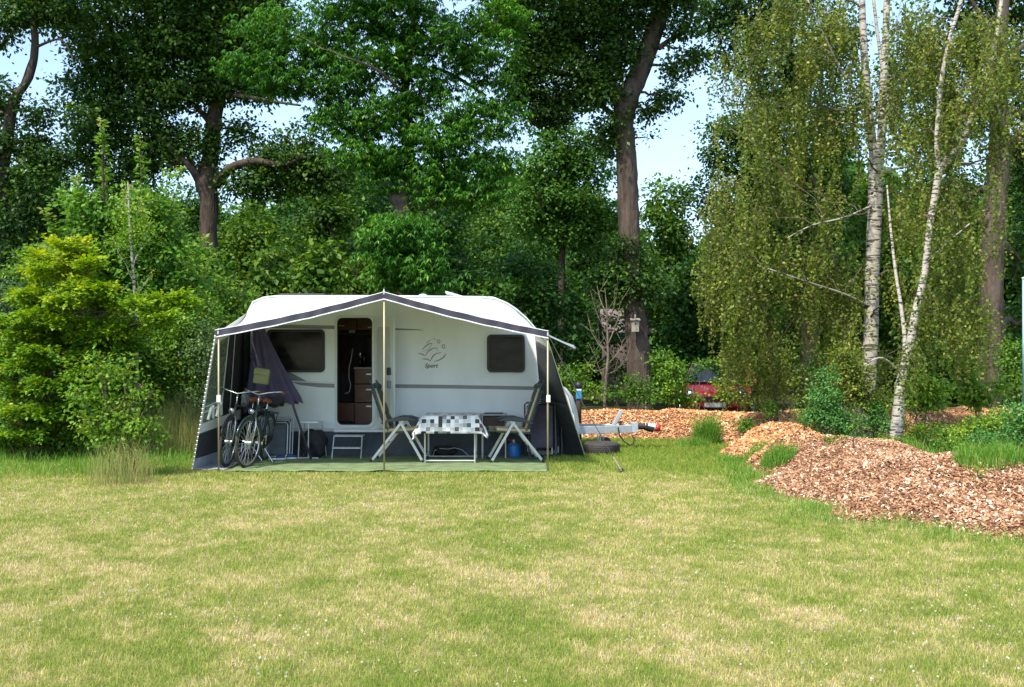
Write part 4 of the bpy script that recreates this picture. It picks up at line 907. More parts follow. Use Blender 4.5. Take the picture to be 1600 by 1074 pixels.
def orient(o, f, r, lean):
    f = Vector((*f, 0)); r = Vector((*r, 0)); d = f-r; o.rotation_mode = 'QUATERNION'
    q = Vector((1, 0, 0)).rotation_difference(d.normalized()); from mathutils import Quaternion
    o.rotation_quaternion = Quaternion((0, 0, 1), math.atan2(d.y, d.x)) @ Quaternion((1, 0, 0), lean)
    m_ = r.lerp(f, .52/1.08); o.location = (m_.x, m_.y, .02)
orient(b1, (GX(357, 14.95), 14.95), (GX(402, 15.9), 15.93), R(-3)); orient(b2, (GX(384, 14.72), 14.72), (GX(413, 15.78), 15.79), R(-8))
# khaki bag hanging on the handlebar
hb_w = P(409, 588, 15.05); g = G(); g.box(hb_w.x-.11, hb_w.x+.11, 14.98, 15.1, hb_w.z-.115, hb_w.z+.115)
kb = empty('handlebar_bag', hb_w, 'small square khaki bag hanging on the green bicycle handlebar', 'bag')
o = g.build('bag_body', M['khaki'], kb, bevel=.02); kb.rotation_euler = (0, R(8), R(6))
G().box(hb_w.x-.112, hb_w.x+.112, 14.965, 14.98, hb_w.z+.02, hb_w.z+.10).build('bag_flap', M['khaki'], kb, bevel=.006)
G().tube([hb_w+Vector((-.08,0,.11)), hb_w+Vector((0,0,.15)), hb_w+Vector((.08,0,.11))], .008, 6).build('bag_handle', M['black'], kb)
lump('bike_bottle_bag', (GX(383, 15.15), 15.15, .98), .10, M['greyfabric'], 'grey pouch strapped on the handlebar of the black bicycle', 'pouch', 9, (.6,.6,1.1))
lump('black_bag', (GX(431, 15.6), 15.55, .92), .13, M['blackmat'], 'small black bag strapped on the rack of the green bicycle', 'bag', 12, (1.0,.7,.6))
# tyre on the lawn, post, nest box, right pole
ty = empty('spare_wheel', (GX(940, 16.75), 16.78, 0), 'old black tyre lying flat on the grass under the drawbar', 'tyre')
tr_ = []
for k in range(13):
    a = 2*math.pi*k/12; tr_.append((.21+.09*max(-1, min(1, 1.25*math.cos(a))), .105+.095*max(-1, min(1, 1.25*math.sin(a)))))
g = G(); b0 = 0; n = 48
for k in range(n):
    q = 2*math.pi*k/n
    for r_, z_ in tr_[:12]: g.v.append((ty.location.x+r_*math.cos(q), ty.location.y+r_*math.sin(q), z_+.005))
for k in range(n):
    for i in range(12): g.f.append((k*12+i, ((k+1) % n)*12+i, ((k+1) % n)*12+(i+1) % 12, k*12+(i+1) % 12))
g.build('tyre', M['tyre'], ty, smooth=True)
g = G()
for z_ in (.045,.075,.105,.135,.165): g.tube([(ty.location.x+.300*math.cos(2*math.pi*k/40), ty.location.y+.300*math.sin(2*math.pi*k/40), z_) for k in range(40)], .004, 4, closed=True)
g.build('tread_rib', M['black'], ty)
G().lathe((ty.location.x, ty.location.y, .04), [(.03,0),(.13,.01),(.14,.1)], 20).build('rim', M['black'], ty)
po = empty('power_post', (GX(904, 19.2), 19.2, 0), 'short dark power post with a blue sticker beside the caravan nose', 'post')
q = Vector((GX(904, 19.2), 19.2, 0)); G().lathe(q, [(.055,0),(.055,.98),(.045,1.0)], 14).build('post_shaft', M['brownpost'], po, smooth=True)
G().lathe(q+Vector((0,0,1.0)), [(.07,0),(.075,.08),(.05,.12),(.02,.14)], 14).build('post_cap', M['black'], po, smooth=True)
G().box(q.x-.05, q.x+.05, 19.13, 19.15, .82, .97).build('sticker', M['stickerblue'], po); G().box(q.x-.05, q.x+.05, 19.13, 19.15, .972, 1.0).build('sticker_top', M['whitecloth'], po)
rp_ = empty('metal_post', (GX(1600, 19.0), 19.0, 0), 'pale teal metal post at the right edge of the picture', 'post')
q = Vector((GX(1600, 19.0), 19.0, 0)); G().tube([q, q+Vector((0,0,3.05))], .03, 12).build('shaft', M['tealmetal'], rp_, smooth=True); G().beam(q+Vector((-.03,0,3.06)), q+Vector((.2,0,3.10)), .08, .04).build('post_top', M['whitecloth'], rp_, bevel=.01)
# red car behind the bank
cr = empty('parked_car', (GX(1132, 27.5), 28, 0), 'red hatchback parked behind the bank, half hidden by shrubs', 'car', None, R(-102))
cr.rotation_euler = (0, 0, 0)
g = G(); base = Vector((GX(1122, 26.5), 26.4, 0)); ca, sa = math.cos(R(-104)), math.sin(R(-104))
T_ = lambda x, y, z: base+Vector((x*ca-y*sa, x*sa+y*ca, z))
sec = [(-1.9,.55,.92,.70),(-1.85,.35,1.05,.80),(-1.2,.28,1.02,.85),(-.5,.28,.98,.86),(.6,.28,.96,.86),(1.3,.28,.90,.84),(1.85,.32,.78,.78),(1.98,.42,.66,.66)]
rings = []
for x, z0, z1, w_ in sec: rings.append([T_(x, y, z) for y, z in ((-w_*.92,z0),(-w_,z0+.15),(-w_,z1-.12),(-w_*.85,z1),(w_*.85,z1),(w_,z1-.12),(w_,z0+.15),(w_*.92,z0))])
g.add([p for r_ in rings for p in r_], [(i*8+k, i*8+(k+1) % 8, (i+1)*8+(k+1) % 8, (i+1)*8+k) for i in range(7) for k in range(8)]+[tuple(range(8)), tuple(range(56, 64))])
g.build('body', M['carred'], cr, smooth=False, bevel=.03)
cab = [(-1.75,1.0),(-1.45,1.38),(-.9,1.46),(.2,1.42),(.95,.97)]
g = G(); g.add([T_(x, -.80 if z < 1.1 else -.62, z) for x, z in cab]+[T_(x, .80 if z < 1.1 else .62, z) for x, z in cab], [(0,1,2,3,4),(9,8,7,6,5)]+[(i, i+1, 6+i, 5+i) for i in range(4)]); g.build('windscreen', M['glass'], cr)
g = G(); g.add([T_(x, s_, z) for s_ in (-.63, .63) for x, z in ((-1.45,1.385),(-.9,1.468),(.2,1.428))], [(0,1,4,3),(1,2,5,4)]); g.build('roof', M['carred'], cr, solid=.03)
for s_ in (-1, 1):
    g = G(); g.bar(T_(.2, .63*s_, 1.42), T_(.95, .80*s_, .97), .035); g.bar(T_(-1.45, .62*s_, 1.38), T_(-1.75, .80*s_, 1.0), .05); g.build('pillar', M['carred'], cr)
    g = G(); g.tube([T_(1.72, s_*.6, .68), T_(1.93, s_*.58, .64)], [.16,.12], 14); g.build('headlight', M['chrome'], cr, smooth=True)
    G().box(*(lambda p: (p.x-.09, p.x+.09, p.y-.05, p.y+.05, p.z-.06, p.z+.06))(T_(.75, s_*.98, 1.0))).build('mirror', M['carred'], cr, bevel=.03)
    for x in (-1.2, 1.25):
        wv = G().tube([T_(x, s_*.70, .31), T_(x, s_*.87, .31)], .31, 24).build('wheel', M['tyre'], cr); G().tube([T_(x, s_*.86, .31), T_(x, s_*.885, .31)], .19, 16).build('rim', M['alu'], wv)
g = G(); a, b = T_(2.0, -.25, .45), T_(2.0, .25, .45); g.beam(a, b, .02, .10); g.build('number_plate', M['galv'], cr)
g = G(); a, b = T_(1.985, -.45, .60), T_(1.985, .45, .60); g.beam(a, b, .04, .09); g.build('grille', M['black'], cr)
# a dark blue car further right
# tent of pale pink wall behind trees
hs2 = empty('garden_shed', (GX(965, 37), 37, 0), 'pinkish brown shed glimpsed behind the bare sapling and the big trunk', 'shed')
x0, x1 = GX(950, 37), GX(1012, 37); g = G(); g.box(x0, x1, 37, 39.5, 0, 2.5); g.build('wall', pm('pinkish_boards', (.15,.11,.105), .8, var=.3, scale=3, stretch=(1,1,9)), hs2)
g = G(); g.add([(x0-.2,36.8,2.45),(x1+.2,36.8,2.45),(x1+.2,38.2,3.35),(x0-.2,38.2,3.35),(x1+.2,39.7,2.45),(x0-.2,39.7,2.45)], [(0,1,2,3),(3,2,4,5)]); g.build('roof', pm('pinkish_roof', (.17,.125,.125), .8, var=.2), hs2, solid=.08)
# ------------------------------------------------------------------ trees and shrubs
def leafpolys(Pn, D, Nn, L, W, T, bend=.0):
    """rhombic leaves; Pn base, D direction, Nn normal"""
    V = unit(np.cross(D, Nn)); L = L[:, None]; W = W[:, None]
    n2 = np.cross(V, D)
    return (np.stack([Pn, Pn+D*L*.42+V*W-n2*L*bend*.3, Pn+D*L-n2*L*bend, Pn+D*L*.42-V*W-n2*L*bend*.3], 1), T)
def clump_centres(blobs, n, rng, inner=.45):
    vol = np.array([(b[3]*b[4]+b[4]*b[5]+b[3]*b[5]) for b in blobs]); pr = vol/vol.sum(); idx = rng.choice(len(blobs), n, p=pr)
    B = np.array([b[:6] for b in blobs])[idx]; d = unit(rng.normal(size=(n, 3))); r = inner+(1-inner)*rng.uniform(0, 1, n)**.6
    return B[:, :3]+d*B[:, 3:6]*r[:, None], d, idx
def leaves(blobs, ncl, per, cr, L, rng, droop=.25, flat=.55, aspect=.33, inner=.45, up=1.0, kind='plain', bend=.15, tonevar=.5):
    C, d, idx = clump_centres(blobs, ncl, rng, inner); bt = rng.uniform(-.15, .15, len(blobs))[idx]; ct = rng.normal(0, .14, ncl)+bt
    rep = np.repeat(np.arange(ncl), per); N = len(rep); off = rng.normal(size=(N, 3))*np.array([1, 1, flat])*(cr*rng.uniform(.6, 1.25, ncl)[rep])[:, None]*.6
    Pn = C[rep]+off
    if kind == 'palm':
        k = 5; a0 = rng.uniform(0, 6.28, N); out = []
        for j in range(k):
            a = a0+(j-(k-1)/2)*1.05; D = unit(np.stack([np.cos(a), np.sin(a), -np.abs(rng.normal(droop, .25, N))], -1))
            out.append(leafpolys(Pn, D, unit(np.array([0, 0, 1.])+rng.normal(0, .25, (N, 3))), L*rng.uniform(.7, 1.2, N), L*aspect*.5*rng.uniform(.8, 1.1, N), np.clip(.45+ct[rep]+rng.normal(0, .18, N), 0, 1), .35))
        return out
    D = unit(unit(off)*.6+rng.normal(0, .55, (N, 3))+np.array([0, 0, -droop])+d[rep]*.25)
    Nn = unit(rng.normal(0, .55, (N, 3))+np.array([0, 0, up])+d[rep]*.35)
    return [leafpolys(Pn, D, Nn, L*rng.uniform(.6, 1.25, N), L*aspect*rng.uniform(.8, 1.2, N), np.clip(.45+ct[rep]+rng.normal(0, .2, N)*tonevar*2, 0, 1), bend)]
def blob(px, py, rx, ry, Y, rd=None):
    k = Y/1600; c = P(px, py, Y); return (c.x, c.y, c.z, rx*k, (rd if rd else rx*k*.9), ry*k)
def limb(g, pts, Y, n=9, jit=.06, rough=True):
    """pts: (px, py, width_px[, dY])"""
    q = []; r = []
    for p in pts:
        yy = Y+(p[3] if len(p) > 3 else 0); q.append(P(p[0], p[1], yy)); r.append(p[2]/2*yy/1600)
    # smooth subdivision
    Q = []; RR = []
    for i in range(len(q)-1):
        a, b, c, d = q[max(i-1, 0)], q[i], q[i+1], q[min(i+2, len(q)-1)]
        for s in range(5):
            t = s/5; Q.append(.5*((2*b)+(c-a)*t+(2*a-5*b+4*c-d)*t*t+(3*b-a-3*c+d)*t**3)); RR.append(r[i]*(1-t)+r[i+1]*t)
    Q.append(q[-1]); RR.append(r[-1]); g.tube(Q, RR, n, jit=jit); return Q, RR
def wiggle(g, a, b, r0, r1, rnd, k=.12, seg=5, n=5, sag=0):
    a = Vector(a); b = Vector(b); L = (b-a).length; pts = []
    for i in range(seg+1):
        t = i/seg; p = a.lerp(b, t)
        if 0 < i < seg: p += Vector((rnd.uniform(-1, 1), rnd.uniform(-1, 1), rnd.uniform(-1, 1)))*L*k*.5
        p.z += sag*math.sin(math.pi*t)*L; pts.append(p)
    g.tube(pts, [r0+(r1-r0)*i/seg for i in range(seg+1)], n, cap=False); return pts
def tree(name, label, Y, limbs, blobs, bark, leafm_, seed, ncl=900, per=45, cr=.35, L=.12, group=None, cat='tree', twigs=.25, autolimb=True, z0=None, smoothbark=True, **kw):
    rng = np.random.default_rng(seed); rnd = random.Random(seed)
    bx0 = GX(limbs[0][0][0], Y); root = empty(name, (bx0, Y, 0), label, cat, group)
    g = G(); nodes = []
    for l in limbs:
        Q, RR = limb(g, l, Y); nodes += list(zip(Q, RR))
    bl = list(blobs)
    C, d, idx = clump_centres(bl, max(1, int(ncl*twigs)), rng, .3)
    hub = []
    for b in bl:
        c = Vector(b[:3])
        if autolimb and nodes:
            cand = [q for q in nodes if q[0].z < c.z+.3] or nodes
            s = min(cand, key=lambda q: (q[0]-c).length); r0 = min(s[1]*.6, .035*(s[0]-c).length+.015)
            pts = wiggle(g, s[0], c, r0, r0*.3, rnd, .14, 6, 6); hub.append((pts, r0*.3))
        else: hub.append(([c], .01))
    for i in range(len(C)):
        pts, r0 = hub[idx[i]]; c = Vector(C[i]); s = min(pts, key=lambda q: (q-c).length)
        wiggle(g, s, c, max(r0*.6, .008), .004, rnd, .15, 3, 4)
    t = g.build('trunk', bark, root, smooth=smoothbark, fix=False)
    pl = leaves(bl, ncl, per, cr, L, rng, **kw); soup('crown', pl, leafm_, root); return root
# --- big oak on the left
Y = 27
M['oakbark2'] = barkmat('left_oak_bark', (0.035,0.026,0.02), (0.11,0.082,0.066), 5, 0.22)
BG = 'old trees behind the caravan'
oakB = tree('oak_tree', 'large dark oak with a forked trunk and long right limb, left of the chestnut', Y,
  [[(331,650,36),(330,560,32),(330,440,30),(326,370,27),(327,310,29),(322,285,34),(330,240,25,.2),(334,190,24,.3),(344,130,20,.3),(330,60,16),(300,-20,12)],
   [(318,292,18),(298,262,12,-.3),(270,235,8,-.4),(240,205,5,-.4)], [(338,288,20),(362,262,14,-.4),(400,252,11,-.8),(440,258,8,-.8),(480,246,5,-.4),(520,240,2,.2)],
   [(344,150,12),(375,150,8,-.6),(420,158,5,-1),(470,165,3,-1.2)], [(336,200,12),(300,160,7,.3),(250,110,4,.6)]],
  [blob(*a, Y) for a in ((200,60,95,70),(280,110,90,65),(150,140,55,50),(215,185,70,55),(150,230,40,50),(290,30,100,60),(360,60,70,60),(255,235,50,45),(190,270,60,45),(90,20,60,35),(310,230,40,30),(400,20,60,40),
     (445,252,60,18),(470,268,40,18),(420,240,30,14),(400,285,55,24),(500,275,60,28),(375,205,22,22),(350,120,50,40),(400,140,50,14),(250,-60,200,60),(470,215,40,16))],
  M['oakbark2'], M['oakleaf'], 11, ncl=1700, per=58, cr=.40, L=.12, group=BG, inner=.35)
# left edge tree, slender dark forks with sky between
tree('oak_tree', 'slender dark tree with twisting trunk at the far left edge, sky behind', 25,
  [[(-4,640,28),(2,420,24),(2,290,20),(14,200,18),(20,160,14),(46,120,12),(55,70,12),(52,20,9),(70,-30,6)], [(14,200,11),(40,120,7,.4),(52,85,5,.5)], [(4,180,9),(-8,120,7),(-4,60,6),(-10,-20,5)], [(54,75,5),(95,62,3,-.4),(115,95,2,-.5)],[(30,35,5),(5,70,4),(-20,90,3)]],
  [blob(*a, 25) for a in ((20,20,45,25),(90,15,50,22),(-10,150,35,35),(60,175,32,22),(30,225,45,26),(75,240,36,22),(60,290,50,30),(95,330,40,26),(25,340,50,35),(0,60,22,18),(120,180,22,18),(20,400,55,45),(90,395,40,30),(-40,260,50,80),(110,50,16,9),(60,-40,80,30))],
  M['darkbark'], M['oakleaf2'], 12, ncl=560, per=50, cr=.34, L=.11, group=BG, inner=.2)
# chestnut
Y = 22.5
chest = tree('chestnut_tree', 'bright green chestnut with hanging leaves down its trunk, behind the caravan roof', Y,
  [[(640,650,36),(636,420,32),(630,330,30),(622,305,30),(640,270,20,.3),(636,220,17,.4),(632,150,15,.3),(640,80,12,.2),(650,20,10),(645,-40,8)], [(622,310,18),(608,290,12,-.1),(590,262,7,.1),(575,220,5,.2)],
   [(636,215,6),(606,190,4,.2),(575,175,3,.4)], [(640,90,6),(680,70,4,.2),(730,50,3,.4)], [(634,150,6),(590,110,4,-1),(540,90,3,-1.6)],[(640,120,8),(690,110,6,.8),(760,150,4,1.2)]],
  [blob(*a, Y) for a in ((420,40,45,30),(400,100,50,22),(470,80,60,35),(450,130,48,18),(530,40,70,40),(530,120,60,38),(540,190,55,30),(600,180,55,35),(600,90,60,40),(660,140,55,40),(700,60,70,40),(760,100,50,40),(740,180,50,38),(680,210,55,32),(570,240,50,26),
     (620,250,40,24),(690,260,50,28),(760,250,45,28),(790,180,30,30),(600,285,34,22),(680,300,45,26),(750,305,45,22),(780,30,50,35),(600,-50,150,50),(620,30,60,36))]+[blob(*a, 21.2, .55) for a in ((620,345,32,18),(645,355,30,18),(640,385,48,24),(600,395,32,30),(655,415,42,24),(615,435,46,24),(670,440,34,20),(600,365,30,18))],
  M['chestbark'], M['chestleaf'], 13, ncl=1400, per=14, cr=.34, L=.135, group=BG, kind='palm', droop=.5, aspect=.30, inner=.35, flat=.45)
# right big oak
Y = 25
oakD = tree('oak_tree', 'tall oak with a thick straight grey trunk carrying a nest box, right of the caravan', Y,
  [[(1001,668,46),(999,600,39),(996,540,37),(990,470,34),(984,390,34),(981,300,33),(978,240,33),(974,190,33),(980,155,36),(1000,110,32,.2),(1018,60,30,.3),(1034,10,28,.4),(1050,-40,24,.5)],
   [(975,165,20),(955,130,18,.0),(930,105,14,.1),(905,75,11,.2),(885,30,8,.3),(870,-20,6,.3)], [(950,125,10),(915,120,7,.3),(870,115,5,.5),(830,110,4,.6)], [(1030,75,9),(1050,60,7,.3),(1075,45,5,.4),(1085,0,4,.4)], [(968,190,9),(940,165,6,.3),(890,150,4,.6)]],
  [blob(*a, Y) for a in ((840,60,60,45),(900,40,60,45),(880,120,60,40),(820,130,45,36),(860,170,50,24),(930,140,45,36),(960,80,45,50),(800,20,40,30),(970,20,60,30),(1065,40,20,24),(1060,110,18,22),(1042,150,22,14),(1015,175,16,14),(1012,215,14,12),(960,200,26,22),(955,230,18,14),
     (1050,-10,60,22),(1085,85,12,18),(900,-60,200,50),(985,410,30,30),(990,450,36,30),(960,440,34,30),(970,395,20,20),(1020,440,20,20))],
  M['oakbark'], M['oakleaf2'], 14, ncl=1400, per=56, cr=.34, L=.108, group=BG, inner=.3)
# burls on the oak trunk and its knot
# nest box, facing the camera
nb = P(993, 509, 24.45); nbx = empty('nest_box', nb, 'small grey wooden nest box hanging on the thick oak trunk', 'nest box')
G().box(nb.x-.085, nb.x+.085, nb.y, nb.y+.13, nb.z-.15, nb.z+.12).build('box', M['boxwood'], nbx, bevel=.005)
G().beam(nb+Vector((0,-.03,.13)), nb+Vector((0,.16,.17)), .23, .02).build('lid', M['boxwood'], nbx); G().tube([nb+Vector((0,-.003,.04)), nb+Vector((0,.0,.04))], .025, 14).tube([nb+Vector((.0,-.05,-.02)), nb+Vector((0,0,-.02))], .006, 6).build('entrance_hole', M['black'], nbx)
G().box(nb.x-.02, nb.x+.02, nb.y+.1, nb.y+.135, nb.z-.25, nb.z+.27).build('hanging_strip', M['boxwood'], nbx)
# maple behind
tree('maple_tree', 'lighter green maple with a thin dark trunk between the chestnut and the oak', 31,
  [[(878,640,12),(877,500,11),(878,420,10),(880,350,8),(884,280,6),(890,220,4)],[(880,380,6),(850,330,4,-.5),(835,290,3,-.8)],[(880,370,6),(910,330,4,.5),(925,290,3,.8)]],
  [blob(*a, 31) for a in ((890,225,45,30),(860,260,50,32),(920,265,40,32),(850,310,50,32),(905,320,55,30),(940,350,30,26),(830,350,36,26),(890,370,45,20),(870,210,28,20))],
  M['darkbark'], M['mapleleaf'], 15, ncl=440, per=44, cr=.38, L=.125, group=BG)
# dark tree behind the birches, and big trunk right
tree('oak_tree', 'broad dark oak crown standing behind the hanging birch foliage', 30,
  [[(1262,640,30),(1265,540,28),(1262,420,26),(1255,300,22),(1250,200,18),(1245,100,14)]],
  [blob(*a, 30) for a in ((1150,60,50,50),(1210,100,60,60),(1140,220,46,34),(1190,190,55,45),(1260,150,55,60),(1120,260,30,24),(1190,270,60,40),(1260,250,50,50),(1300,60,50,50),(1100,300,26,20),(1160,330,60,36),(1240,340,60,40),(1120,20,30,30),(1310,200,30,40),(1200,0,90,50),(1180,420,70,50),(1270,420,60,50))],
  M['darkbark'], M['oakleaf2'], 16, ncl=950, per=48, cr=.40, L=.125, group=BG)
tj = tree('oak_tree', 'old trunk with a round burl near the right edge, partly veiled by birch leaves', 22,
  [[(1538,650,46),(1545,600,40),(1549,520,36),(1550,420,35),(1553,350,34),(1560,280,32),(1562,200,28),(1560,120,24),(1565,40,20),(1570,-40,16)],[(1540,352,18),(1538,343,24),(1540,334,16)],[(1562,120,10),(1590,80,8),(1620,60,6)],[(1556,70,9),(1530,20,7),(1500,-20,5)]],
  [blob(*a, 24) for a in ((1590,60,40,50),(1600,150,30,40),(1600,250,22,50),(1480,60,50,40),(1590,400,30,60),(1600,500,24,50),(1430,110,50,50),(1500,180,40,30),(1560,10,60,30),(1430,210,40,40),(1550,-60,120,40),(1640,200,60,160),(1450,310,40,40))],
  M['oakbark'], M['oakleaf2'], 17, ncl=620, per=32, cr=.36, L=.13, group=BG)
# --- birches
def strands(tops, n, rng, lmin, lmax, step, L):
    """hanging birch shoots: returns leaf polys and twig polylines"""
    C0, d, idx = clump_centres(tops, max(2, n//7), rng, .1); ci = rng.integers(0, len(C0), n); C = C0[ci]+rng.normal(0, 1, (n, 3))*np.array([.075, .075, .16]); Ls = (rng.uniform(lmin, lmax, len(C0))[ci])*rng.uniform(.6, 1.15, n); m = (Ls/step).astype(int)+2
    rep = np.repeat(np.arange(n), m); start = np.concatenate([[0], np.cumsum(m)[:-1]]); k = np.arange(len(rep))-start[rep]
    sway = unit(rng.normal(size=(n, 3))*np.array([1, 1, .0])+1e-6); ph = rng.uniform(0, 6.28, n); t = k*step
    out = np.minimum(t, .35)*.5
    Pn = C[rep]+sway[rep]*(out+.06*np.sin(t*3+ph[rep]))[:, None]+np.array([0, 0, -1])*(t*.93)[:, None]+rng.normal(0, .015, (len(rep), 3))
    N = len(rep); a = rng.uniform(0, 6.28, N); D = unit(np.stack([np.cos(a), np.sin(a), rng.uniform(-1.6, .2, N)], -1)); Nn = unit(rng.normal(0, .6, (N, 3))+np.array([0, 0, .7]))
    st_ = rng.normal(0, .16, len(C0))[ci]
    pol = leafpolys(Pn, D, Nn, L*rng.uniform(.6, 1.25, N), L*.40*rng.uniform(.8, 1.2, N), np.clip(.48+st_[rep]+rng.normal(0, .2, N), 0, 1), .15)
    return pol, C, sway, Ls
def birch(label, Y, limbs, tops, seed, n, lmin=.6, lmax=1.9, L=.055, nd=260, bark=None, ncl=0):
    rng = np.random.default_rng(seed); rnd = random.Random(seed); root = empty('birch_tree', (GX(limbs[0][0][0], Y), Y, 0), label, 'tree', 'birch trees on the bank')
    g = G(); nodes = []
    for l in limbs: Q, RR = limb(g, l, Y, 12, .04); nodes += list(zip(Q, RR))
    nf = len(g.f)
    for b in tops:
        c = Vector(b[:3]); cand = [q for q in nodes if q[0].z < c.z-.1] or nodes; s = min(cand, key=lambda q: (q[0]-c).length); wiggle(g, s[0], c, min(.022, s[1]*.5), .008, rnd, .12, 6, 5, .08)
    pol, C, sway, Ls = strands(tops, n, rng, lmin, lmax, .034, L)
    for i in range(min(nd, n)):
        c = Vector(C[i]); s = Vector(sway[i]); l = Ls[i]; g.tube([c, c+s*.12+Vector((0,0,-.2)), c+s*.17+Vector((0,0,-l*.9))], [.004,.003,.0015], 3, cap=False)
    t = g.build('trunk', bark or M['birch'], root, smooth=True, fix=False); t.data.materials.append(M['twig']); mi = np.zeros(len(t.data.polygons), dtype=np.int32); mi[nf:] = 1; t.data.polygons.foreach_set('material_index', mi)
    pl = [pol]+(leaves(tops, ncl, 40, .22, L*1.1, rng, droop=.5, inner=.2) if ncl else [])
    soup('crown', pl, M['birchleaf'], root); return root
Y = 17.5
birch('thick white birch splitting into two upright stems, centre of the birch group', Y,
  [[(1352,660,27),(1356,600,24),(1361,520,23),(1363,420,22),(1367,330,22),(1369,260,23),(1371,225,24)],
   [(1364,235,14),(1358,180,13),(1353,120,12),(1349,60,11),(1347,0,10),(1345,-60,8)], [(1376,232,13),(1379,180,13),(1381,120,12),(1384,60,11),(1386,0,10),(1390,-60,8)],
   [(1379,110,6),(1372,60,5),(1365,0,5),(1362,-40,4)], [(1354,160,4),(1320,120,3,-.5),(1290,60,2,-.9),(1262,0,2,-1.2)], [(1366,320,4),(1320,340,3,-.6),(1270,352,2,-1.2),(1230,372,1.2,-1.5)], [(1374,270,5),(1420,260,4,.3),(1500,255,3,.6),(1540,258,2,.8)],
   [(1360,480,4),(1320,460,3,-.5),(1260,440,2,-1),(1200,420,2,-1.4)]],
  [blob(*a, Y, 1.1) for a in ((1300,40,50,40),(1250,90,50,40),(1200,30,50,36),(1330,150,40,40),(1270,190,45,36),(1210,170,45,36),(1160,90,40,36),(1410,120,36,40),(1230,280,50,34),(1170,280,50,34),(1300,300,40,36),(1140,330,50,26),(1200,380,55,30),(1270,400,50,30),(1125,400,30,20),(1330,440,36,30),(1410,300,34,40),(1150,470,30,20),(1300,500,36,20),(1140,200,36,36),(1400,420,36,40),(1240,0,60,30))]+[blob(*a, 16.9, .25) for a in ((1355,250,12,16),(1378,330,12,14),(1352,410,10,14),(1375,480,12,14),(1350,90,12,20),(1385,150,10,18))],
  21, 1500, .35, 1.4, .060, 1000)
birch('leaning white birch with a forked crown, right of the thickest birch', 15.5,
  [[(1398,690,20),(1403,650,18),(1407,600,15),(1420,548,13),(1430,490,12),(1444,430,10.5),(1452,360,10),(1462,300,11),(1468,268,12),(1480,248,11),(1500,230,9),(1515,190,8),(1530,150,7),(1545,110,7),(1556,60,6),(1565,0,6),(1572,-60,5)],
   [(1468,270,9),(1464,230,8),(1466,180,7),(1472,120,7),(1484,60,6),(1502,0,6),(1510,-50,5)], [(1412,590,4),(1380,560,3,-.3),(1350,570,2,-.5)], [(1404,640,12),(1408,590,9,.15),(1414,540,7,.3),(1408,480,6,.4),(1400,430,5,.5),(1392,360,4,.6),(1386,290,2,.7)], [(1448,410,4),(1480,380,3,-.3),(1515,350,2,-.6)]],
  [blob(*a, 15.8, .9) for a in ((1450,60,40,36),(1530,50,44,40),(1490,140,44,36),(1560,180,36,36),(1440,200,36,36),(1500,290,44,36),(1440,330,36,36),(1490,400,44,36),(1450,480,30,30),(1510,490,40,30),(1570,90,30,40),(1595,260,12,30),(1420,20,30,30))]+[blob(*a, 14.8, .25) for a in ((1432,455,14,10),(1462,325,14,12),(1418,545,12,8),(1540,100,14,14))],
  22, 1250, .3, 1.2, .055, 800)
birch('thin young birch stems leaning left with hanging shoots down to the red car', 18.3,
  [[(1215,690,8),(1212,640,7),(1205,560,6),(1190,480,5),(1180,420,4),(1165,350,3)], [(1330,680,9),(1322,600,7),(1318,520,6),(1310,440,5),(1285,340,4),(1260,230,3)], [(1205,560,4),(1240,500,3,.3),(1290,455,2,.5)], [(1190,480,3),(1150,440,2,-.3),(1120,400,2,-.4)]],
  [blob(*a, 18.4, .9) for a in ((1130,350,36,40),(1180,400,44,40),(1240,440,50,40),(1120,450,30,30),(1180,500,44,34),(1265,530,30,24),(1310,560,26,20),(1150,540,24,24),(1210,570,36,20),(1320,480,30,36),(1120,280,30,36),(1370,560,30,30))],
  23, 700, .25, 1.0, .056, 500, M['twig'])
# --- middle and far woodland
FG = 'woodland trees far behind the caravan'
far = [(-30,46,170,60),(60,36,250,60),(150,42,300,70),(230,33,330,55),(300,46,300,60),(385,35,330,52),(455,44,300,60),(520,34,315,55),(590,48,300,60),(700,36,330,60),(770,44,330,60),(840,35,370,50),(930,46,330,70),(1050,38,300,46),(1100,33,420,50),(1180,44,330,60),(1290,40,200,60),(1380,34,300,60),(1460,44,180,70),(1520,36,330,50),(1600,34,240,60),(1680,42,200,80)]
adj = ['behind the far left edge','behind the golden beech','behind the cherry saplings','left of the forked oak','just right of the forked oak trunk','behind the left end of the caravan roof','under the long oak limb','over the open caravan door','behind the leafy chestnut trunk','just right of the leafy chestnut trunk','left of the slender maple','in front of the slender maple','between the maple and the thick oak','right of the thick oak trunk','above the red car','right of the red car','behind the thickest birch','between the two white birches','behind the leaning birch','left of the burl trunk','right of the burl trunk','beyond the right edge post']
